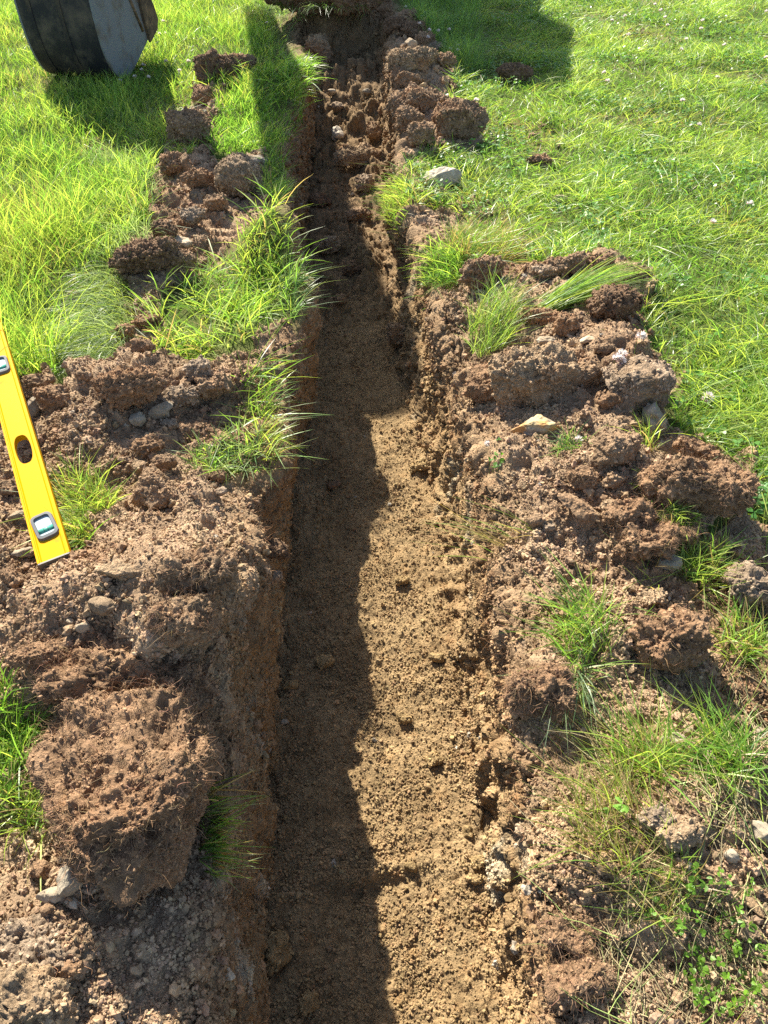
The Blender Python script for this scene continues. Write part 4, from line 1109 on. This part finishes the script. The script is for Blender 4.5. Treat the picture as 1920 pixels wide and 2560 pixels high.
flower(1385, 727, 'upper white clover flower at the lawn edge of the right heap', None, 1.15)
for a, b in ((1344, 766), (1333, 774), (1341, 780)):
    flower(a, b, 'one of three white clover flowers clustered behind the angular block', 'clover flowers behind the angular block', 1.15)
flower(1527, 861, 'pinkish clover flower on a long stem in the lawn right of the angular block', None, 1.5)
flower(1052, 958, 'small clover bud above the sprig on the right trench rim', None, .6)
flower(1250, 950, 'withered clover flower beside the yellow and grey rock', None, .9, False, .02)

# ------------------------------------------------------------------ spirit level
M['yellow'] = plain_mat('level_yellow', (.60, .30, .001), .5, 0, .03, (.30, .18, .05), 26, (.60, .84))
M['chrome'] = plain_mat('level_bezel', (.12, .125, .13), .65, .0, .12, (.2, .17, .12), 40, (.6, .8))
M['black'] = plain_mat('rubber_black', (.03, .03, .032), .6)
M['vial'] = plain_mat('vial_plate', (.33, .40, .43), .6, 0, .12)  # pale blue of the window stands in for a sky reflection
M['fluid'] = plain_mat('vial_fluid', (.08, .34, .25), .4, 0, .2)
M['endcap'] = plain_mat('end_cap', (.14, .135, .12), .6, 0)

def level():
    # picture points of the visible end and of the left frame crossing
    zb = .125
    e = np.array(P(120, 1212, zb)); f_ = np.array(P(0, 782, zb + .02))
    dirv = f_ - e; dirv /= np.linalg.norm(dirv)
    root = empty('spirit_level', (e[0], e[1], zb), (0, 0, math.atan2(dirv[1], dirv[0])))
    root.rotation_euler = (R(-4), R(-2.0), math.atan2(dirv[1], dirv[0]))
    tag(root, 'yellow box spirit level lying on the spoil heap left of the trench', 'level')
    Lh = 1.2; Wd = .070; Th = .024                 # local: x along the level, y across, z up
    bm = bmesh.new()
    # web with hand hole between x0 and x1
    def hole_ring(cx, hw, hl, n=40):
        out = []
        for q in range(n):
            a = 2 * math.pi * q / n
            ca, sa = math.cos(a), math.sin(a)
            out.append((cx + hl * math.copysign(abs(ca) ** .9, ca), hw * math.copysign(abs(sa) ** .72, sa)))
        return out
    wy = Wd / 2 - .0085
    def web_plain(x0, x1, zt):
        vs = [bm.verts.new((x, y_, z)) for z in (-zt, zt) for x, y_ in ((x0, -wy), (x1, -wy), (x1, wy), (x0, wy))]
        for f in ((0, 1, 2, 3), (4, 5, 6, 7), (0, 1, 5, 4), (1, 2, 6, 5), (2, 3, 7, 6), (3, 0, 4, 7)):
            bm.faces.new([vs[i_] for i_ in f])
    def web_hole(x0, x1, cx, hw, hl, zt):
        ring = hole_ring(cx, hw, hl); n = len(ring); outer = []
        for (hx, hy) in ring:
            dx, dy = hx - cx, hy
            s_ = min(((x1 - cx) / dx if dx > 1e-9 else 1e9), ((x0 - cx) / dx if dx < -1e-9 else 1e9), (wy / dy if dy > 1e-9 else 1e9), (-wy / dy if dy < -1e-9 else 1e9))
            outer.append((cx + dx * s_, dy * s_))
        # snap nearest points to the corners
        for cxx, cyy in ((x0, -wy), (x0, wy), (x1, -wy), (x1, wy)):
            k_ = min(range(n), key=lambda i_: (outer[i_][0] - cxx) ** 2 + (outer[i_][1] - cyy) ** 2); outer[k_] = (cxx, cyy)
        rings = []
        for z in (-zt, zt):
            rings.append(([bm.verts.new((x, y_, z)) for x, y_ in ring], [bm.verts.new((x, y_, z)) for x, y_ in outer]))
        for q in range(n):
            q2 = (q + 1) % n
            for ri, ro in rings:
                bm.faces.new([ri[q], ri[q2], ro[q2], ro[q]])
            bm.faces.new([rings[0][0][q], rings[0][0][q2], rings[1][0][q2], rings[1][0][q]])
    zt = Th * .36
    web_plain(.0, .30, zt); web_hole(.30, .50, .40, .0195, .058, zt); web_plain(.50, .86, zt); web_hole(.86, 1.04, .955, .0195, .058, zt); web_plain(1.04, Lh, zt)
    o = bm_obj('web', bm, M['yellow'], root)
    for sgn in (-1, 1):
        bm = bmesh.new()
        # rail: outer flange plus a small raised lip beside the web
        sec = [(wy - .0005, -Th / 2), (Wd / 2, -Th / 2), (Wd / 2, Th / 2), (wy + .0035, Th / 2), (wy + .0028, Th * .40), (wy + .001, Th * .40), (wy - .0005, Th * .46), (wy - .0022, Th * .37), (wy - .0022, -Th * .37)]
        r0_ = [bm.verts.new((0, sgn * a_, b_)) for a_, b_ in sec]; r1_ = [bm.verts.new((Lh, sgn * a_, b_)) for a_, b_ in sec]
        n = len(sec)
        for q in range(n): bm.faces.new([r0_[q], r0_[(q + 1) % n], r1_[(q + 1) % n], r1_[q]])
        bm.faces.new(r0_); bm.faces.new(r1_)
        bm_obj('rail', bm, M['yellow'], root)
    for xe in (-.004, Lh):
        bm = bmesh.new(); bmesh.ops.create_cube(bm, size=1, matrix=Matrix.Translation((xe + .002, 0, 0)) @ Matrix.Diagonal((.004, Wd * .98, Th * .96, 1)))
        bm_obj('end_cap', bm, M['endcap'], root)
    def vial(cx, rotv):
        hz = zt
        def rrect(w_, h_, r_, z, n=6):
            pts = []
            for k_, (sx, sy) in enumerate(((1, 1), (-1, 1), (-1, -1), (1, -1))):
                for q in range(n + 1):
                    a = math.pi / 2 * (k_ + q / n)
                    pts.append((sx * (w_ / 2 - r_) + r_ * math.cos(a), sy * (h_ / 2 - r_) + r_ * math.sin(a), z))
            return pts
        Mx = Matrix.Translation((cx, 0, 0)) @ Matrix.Rotation(rotv, 4, 'Z')
        def loop(bm, pts): return [bm.verts.new(Mx @ Vector(p)) for p in pts]
        bm = bmesh.new()
        a1 = loop(bm, rrect(.082, .050, .014, hz)); a2 = loop(bm, rrect(.079, .047, .013, hz + .007)); a3 = loop(bm, rrect(.064, .035, .009, hz + .008)); a4 = loop(bm, rrect(.061, .033, .008, hz + .0025))
        n = len(a1)
        for A_, B_ in ((a1, a2), (a2, a3), (a3, a4)):
            for q in range(n): bm.faces.new([A_[q], A_[(q + 1) % n], B_[(q + 1) % n], B_[q]])
        b_ = bm_obj('vial_housing', bm, M['chrome'], root)
        bm = bmesh.new(); a4 = loop(bm, rrect(.0615, .0335, .008, hz + .0027)); bm.faces.new(a4); bm_obj('window', bm, M['vial'], b_)
        bm = bmesh.new()
        bmesh.ops.create_cone(bm, cap_ends=True, segments=20, radius1=.0085, radius2=.0085, depth=.033, matrix=Mx @ Matrix.Translation((-.012, 0, hz - .001)) @ Matrix.Rotation(R(90), 4, 'X'))
        bm_obj('vial', bm, M['fluid'], b_, True)
        bm = bmesh.new()
        for yy in (-.0045, .0045):
            bmesh.ops.create_cone(bm, cap_ends=True, segments=20, radius1=.0088, radius2=.0088, depth=.0008, matrix=Mx @ Matrix.Translation((-.012, yy, hz - .001)) @ Matrix.Rotation(R(90), 4, 'X'))
        bm_obj('vial_line', bm, M['black'], b_, True)
    vial(.105, R(6)); vial(.79, 0); vial(1.11, 0)
level()
print('level', time.time() - T0)

# ------------------------------------------------------------------ excavator: only its bucket stands in the picture, the machine is beyond the top edge
M['bucket'] = plain_mat('bucket_black', (.020, .021, .026), .6, .0, .3, (.12, .10, .075), 7, (.44, .66), .6)
M['strap'] = plain_mat('bucket_strap', (.024, .024, .027), .7, 0, .25, (.10, .08, .055), 8, (.45, .62), .5)
M['plate'] = plain_mat('bucket_grey_steel', (.17, .188, .20), .6, .0, .3, (.13, .105, .07), 9, (.5, .72), .4)
M['mud'] = plain_mat('dried_mud', (.085, .065, .045), .95, 0, .2, (.20, .14, .085), 16, (.42, .62), .8)
M['xbody'] = plain_mat('digger_paint', (.75, .42, .03), .4, 0, .5, (.2, .14, .08), 5, (.55, .8))
M['xdark'] = plain_mat('digger_dark', (.03, .03, .035), .5)
M['glass'] = plain_mat('cab_glass', (.03, .04, .045), .05, 0, .8)
def excavator():
    bx_, by_ = P(172, 182, 0)
    fw = Vector((.22, .975, 0)).normalized()
    bx_ -= fw.x * .06; by_ -= fw.y * .06
    yaw = math.atan2(fw.y, fw.x) - math.pi / 2               # local +y points to the machine
    root = empty('excavator', (bx_, by_, zat(bx_, by_).item() if hasattr(zat(bx_, by_), 'item') else float(zat(bx_, by_))), (0, 0, yaw))
    tag(root, 'mini digger with a dark worn bucket resting on the lawn left of the trench', 'excavator')
    HW = .228
    prof = [(.10, .90), (.035, .76), (.005, .60), (0, .44), (.003, .30), (.022, .18), (.075, .075), (.15, .02), (.24, .012), (.34, .045), (.46, .095), (.58, .145), (.66, .18)]
    # smooth the profile
    def smooth(pf, it=2):
        for _ in range(it):
            o_ = [pf[0]]
            for a, b in zip(pf[:-1], pf[1:]):
                o_ += [(.75 * a[0] + .25 * b[0], .75 * a[1] + .25 * b[1]), (.25 * a[0] + .75 * b[0], .25 * a[1] + .75 * b[1])]
            pf = o_ + [pf[-1]]
        return pf
    pf = smooth(prof)
    th = .012
    nrm_ = []
    for q in range(len(pf)):
        a = pf[max(q - 1, 0)]; b = pf[min(q + 1, len(pf) - 1)]
        dx, dz = b[0] - a[0], b[1] - a[1]; l_ = math.hypot(dx, dz); nrm_.append((-dz / l_, dx / l_))
    inn = [(p_[0] - n_[0] * -th, p_[1] + n_[1] * th) for p_, n_ in zip(pf, nrm_)]
    def sheet(name, x0, x1, outer, inner, mat, parent):
        bm = bmesh.new(); rows_ = []
        for x in (x0, x1):
            rows_.append(([bm.verts.new((x, a, b)) for a, b in outer], [bm.verts.new((x, a, b)) for a, b in inner]))
        n = len(outer)
        for q in range(n - 1):
            bm.faces.new([rows_[0][0][q], rows_[0][0][q + 1], rows_[1][0][q + 1], rows_[1][0][q]])
            bm.faces.new([rows_[0][1][q], rows_[0][1][q + 1], rows_[1][1][q + 1], rows_[1][1][q]])
            for rr_ in rows_: bm.faces.new([rr_[0][q], rr_[0][q + 1], rr_[1][q + 1], rr_[1][q]])
        for q in (0, n - 1): bm.faces.new([rows_[0][0][q], rows_[1][0][q], rows_[1][1][q], rows_[0][1][q]])
        return bm_obj(name, bm, mat, parent, False)
    b = sheet('bucket', -HW, HW, pf, inn, M['bucket'], root)
    b.data.polygons.foreach_set('use_smooth', np.ones(len(b.data.polygons), dtype=bool))
    md = b.modifiers.new('e', 'EDGE_SPLIT'); md.split_angle = R(40)
    b['label'] = 'dark worn bucket standing on its curved heel'
    for sgn in (-1, 1):
        bm = bmesh.new()
        pl = pf + [(.60, .32), (.51, .52), (.42, .72), (.34, .92)]
        f0 = [bm.verts.new((sgn * (HW + .003), a, c2)) for a, c2 in pl]; f1_ = [bm.verts.new((sgn * (HW + .015), a, c2)) for a, c2 in pl]
        n = len(pl)
        bm.faces.new(f0); bm.faces.new(f1_)
        for q in range(n): bm.faces.new([f0[q], f0[(q + 1) % n], f1_[(q + 1) % n], f1_[q]])
        sp = bm_obj('side_plate', bm, M['plate'], b)
        bm = bmesh.new()                                     # muddy side cutter along the mouth
        pl2 = [(.57, .128), (.69, .175), (.725, .225), (.70, .30), (.62, .44), (.56, .50), (.50, .47), (.53, .36), (.545, .24)]
        f0 = [bm.verts.new((sgn * (HW + .016), a, c2)) for a, c2 in pl2]; f1_ = [bm.verts.new((sgn * (HW + .034), a, c2)) for a, c2 in pl2]; n = len(pl2)
        bm.faces.new(f0); bm.faces.new(f1_)
        for q in range(n): bm.faces.new([f0[q], f0[(q + 1) % n], f1_[(q + 1) % n], f1_[q]])
        bm_obj('side_cutter', bm, M['mud'], sp)
        bm = bmesh.new()                                     # weld seam
        for (a0, z0), (a1, z1) in (((.52, .20), (.40, .46)), ((.40, .46), (.25, .84))):
            mid = Vector((sgn * (HW + .017), (a0 + a1) / 2, (z0 + z1) / 2)); dv = Vector((0, a1 - a0, z1 - z0))
            bmesh.ops.create_cone(bm, cap_ends=True, segments=8, radius1=.010, radius2=.010, depth=dv.length, matrix=Matrix.Translation(mid) @ dv.to_track_quat('Z', 'Y').to_matrix().to_4x4())
        bm_obj('weld_seam', bm, M['mud'], sp, True)
    outp = [(p_[0] + n_[0] * .012 * -1 * -1, p_[1] - 0) for p_, n_ in zip(pf, nrm_)]
    for x0 in (-.17, .02):
        o1 = [(p_[0] - .005 * abs(n_[0]), p_[1] - .005 * abs(n_[1])) for p_, n_ in zip(pf[4:34], nrm_[4:34])]
        o2 = [(p_[0] - .001, p_[1] - .001) for p_ in pf[4:34]]
        sheet('wear_strap', x0, x0 + .026, o1, o2, M['strap'], b)
    bm = bmesh.new(); bmesh.ops.create_cube(bm, size=1, matrix=Matrix.Translation((0, .685, .19)) @ Matrix.Rotation(R(23), 4, 'X') @ Matrix.Diagonal((.45, .09, .02, 1)))
    bm_obj('cutting_edge', bm, M['mud'], b)
    for x0 in (-.10, .07):                                   # ears for the pins
        bm = bmesh.new()
        pl = [(.06, .66), (.30, .78), (.27, 1.0), (.20, 1.04), (.10, .98), (.05, .82)]
        f0 = [bm.verts.new((x0, a, c2)) for a, c2 in pl]; f1_ = [bm.verts.new((x0 + .03, a, c2)) for a, c2 in pl]; n = len(pl)
        bm.faces.new(f0); bm.faces.new(f1_)
        for q in range(n): bm.faces.new([f0[q], f0[(q + 1) % n], f1_[(q + 1) % n], f1_[q]])
        bm_obj('ear', bm, M['bucket'], b)
    def bar(name, a, c2, w_, h_, mat, taper=1.0):
        a = Vector(a); c2 = Vector(c2); dv = c2 - a
        bm = bmesh.new()
        q = dv.to_track_quat('Z', 'X').to_matrix()
        vs = []
        for p_, k_ in ((a, 1), (c2, taper)):
            for sx, sy in ((-1, -1), (1, -1), (1, 1), (-1, 1)):
                side = Vector((1, 0, 0)); oth = dv.normalized().cross(side).normalized()
                vs.append(bm.verts.new(p_ + side * sx * w_ / 2 * k_ + oth * sy * h_ / 2 * k_))
        for f in ((0, 1, 2, 3), (4, 5, 6, 7), (0, 1, 5, 4), (1, 2, 6, 5), (2, 3, 7, 6), (3, 0, 4, 7)): bm.faces.new([vs[i_] for i_ in f])
        bmesh.ops.bevel(bm, geom=bm.edges[:], offset=.015, segments=2, affect='EDGES')
        return bm_obj(name, bm, mat, root)
    Wl = Matrix.Translation(root.location) @ Matrix.Rotation(yaw, 4, 'Z'); Wi = Wl.inverted()
    def wl(x, y_, z): return tuple((Wi @ Vector((x, y_, root.location.z))).xy) + (z,)
    bar('dipper_arm', (0, .17, .92), (.08, .90, 2.66), .15, .20, M['xbody'], 1.25)
    bar('boom', (.08, .78, 2.70), wl(-1.5, 8.0, 1.0), .30, .26, M['xbody'], .55)
    bar('hydraulic_ram', (.15, .85, 2.9), (.15, 1.9, 2.35), .06, .06, M['xdark'])
    CX, CY = -.66, 7.55                                      # front of the cab
    sl = R(-28) - yaw                                        # the house is slewed toward the bucket
    o0 = Vector(wl(CX, CY, 0)); Rm = Matrix.Rotation(R(-11) - yaw, 3, 'Z')
    def hl(a, b_, z):                                        # house coordinates: a across, b back
        v_ = Rm @ Vector((a, b_, 0)); return Vector((o0.x + v_.x, o0.y + v_.y, z))
    def box(name, a0, a1, b0, b1, z0, z1, mat, parent):
        bm = bmesh.new()
        vs = [bm.verts.new(hl(a, b_, z)) for z in (z0, z1) for a, b_ in ((a0, b0), (a1, b0), (a1, b1), (a0, b1))]
        for f in ((0, 1, 2, 3), (4, 5, 6, 7), (0, 1, 5, 4), (1, 2, 6, 5), (2, 3, 7, 6), (3, 0, 4, 7)): bm.faces.new([vs[i_] for i_ in f])
        bmesh.ops.bevel(bm, geom=bm.edges[:], offset=min(.03, (z1 - z0) * .2, (a1 - a0) * .2), segments=2, affect='EDGES')
        return bm_obj(name, bm, mat, parent)
    box('body', -.45, .62, .1, 2.7, .48, 1.02, M['xbody'], root)
    cab = box('cab', -.35, .58, .0, 1.5, 1.02, 2.36, M['xbody'], root)
    box('engine_cover', -.40, .60, 1.52, 2.7, 1.03, 2.0, M['xbody'], root)
    box('windscreen', -.25, .48, -.008, .004, 1.35, 2.25, M['glass'], cab)
    box('window', -.358, -.346, .15, .95, 1.45, 2.25, M['glass'], cab); box('window', .576, .588, .15, .95, 1.45, 2.25, M['glass'], cab)
    for sx in (-.35, .55):
        bm = bmesh.new(); pts = []
        for q in range(24):
            a = 2 * math.pi * q / 24
            pts.append((.24 * math.cos(a) + (.6 if math.cos(a) > 0 else -.6) + .9, .24 * math.sin(a) + .25))
        f0 = [bm.verts.new(hl(sx - .14, a, c2)) for a, c2 in pts]; f1_ = [bm.verts.new(hl(sx + .14, a, c2)) for a, c2 in pts]
        bm.faces.new(f0); bm.faces.new(f1_)
        for q in range(24): bm.faces.new([f0[q], f0[(q + 1) % 24], f1_[(q + 1) % 24], f1_[q]])
        bm_obj('track', bm, M['xdark'], root)
excavator()

# ------------------------------------------------------------------ light, sky, camera
AZ = math.atan2(.48, 1.0)            # the sun stands ahead and to the left
EL = R(39.5)
sun = bpy.data.lights.new('sun', 'SUN'); sun.energy = 5.0; sun.angle = R(.6); sun.color = (1.0, .93, .80)
so = bpy.data.objects.new('sun', sun); link(so)
sd = Vector((-math.sin(AZ) * math.cos(EL), math.cos(AZ) * math.cos(EL), math.sin(EL)))
so.rotation_euler = sd.to_track_quat('Z', 'Y').to_euler(); so.location = (0, 0, 10)
w = bpy.data.worlds.new('World'); SC.world = w; w.use_nodes = True
nt = w.node_tree; nt.nodes.clear()
sk = nt.nodes.new('ShaderNodeTexSky'); sk.sky_type = 'NISHITA'; sk.sun_disc = False; sk.sun_elevation = EL; sk.sun_rotation = -AZ
sk.air_density = 1.0; sk.dust_density = 1.2
bg = nt.nodes.new('ShaderNodeBackground'); bg.inputs['Strength'].default_value = .082
wo = nt.nodes.new('ShaderNodeOutputWorld')
nt.links.new(sk.outputs[0], bg.inputs[0]); nt.links.new(bg.outputs[0], wo.inputs[0])
cam = bpy.data.cameras.new('camera'); co = bpy.data.objects.new('camera', cam); link(co)
co.location = (0, 0, CAM_H); co.rotation_euler = (R(45), 0, 0)
cam.sensor_fit = 'VERTICAL'; cam.sensor_height = 36; cam.lens = 36 * FPX / 2560.0
cam.clip_start = .02; cam.clip_end = 300
SC.camera = co
SC.view_settings.view_transform = 'Standard'; SC.view_settings.look = 'None'; SC.view_settings.gamma = 1
SC.view_settings.exposure = 1.55
SC.cycles.use_denoising = False
SC.cycles.max_bounces = 8; SC.cycles.diffuse_bounces = 4; SC.cycles.transmission_bounces = 4
print('done', time.time() - T0)
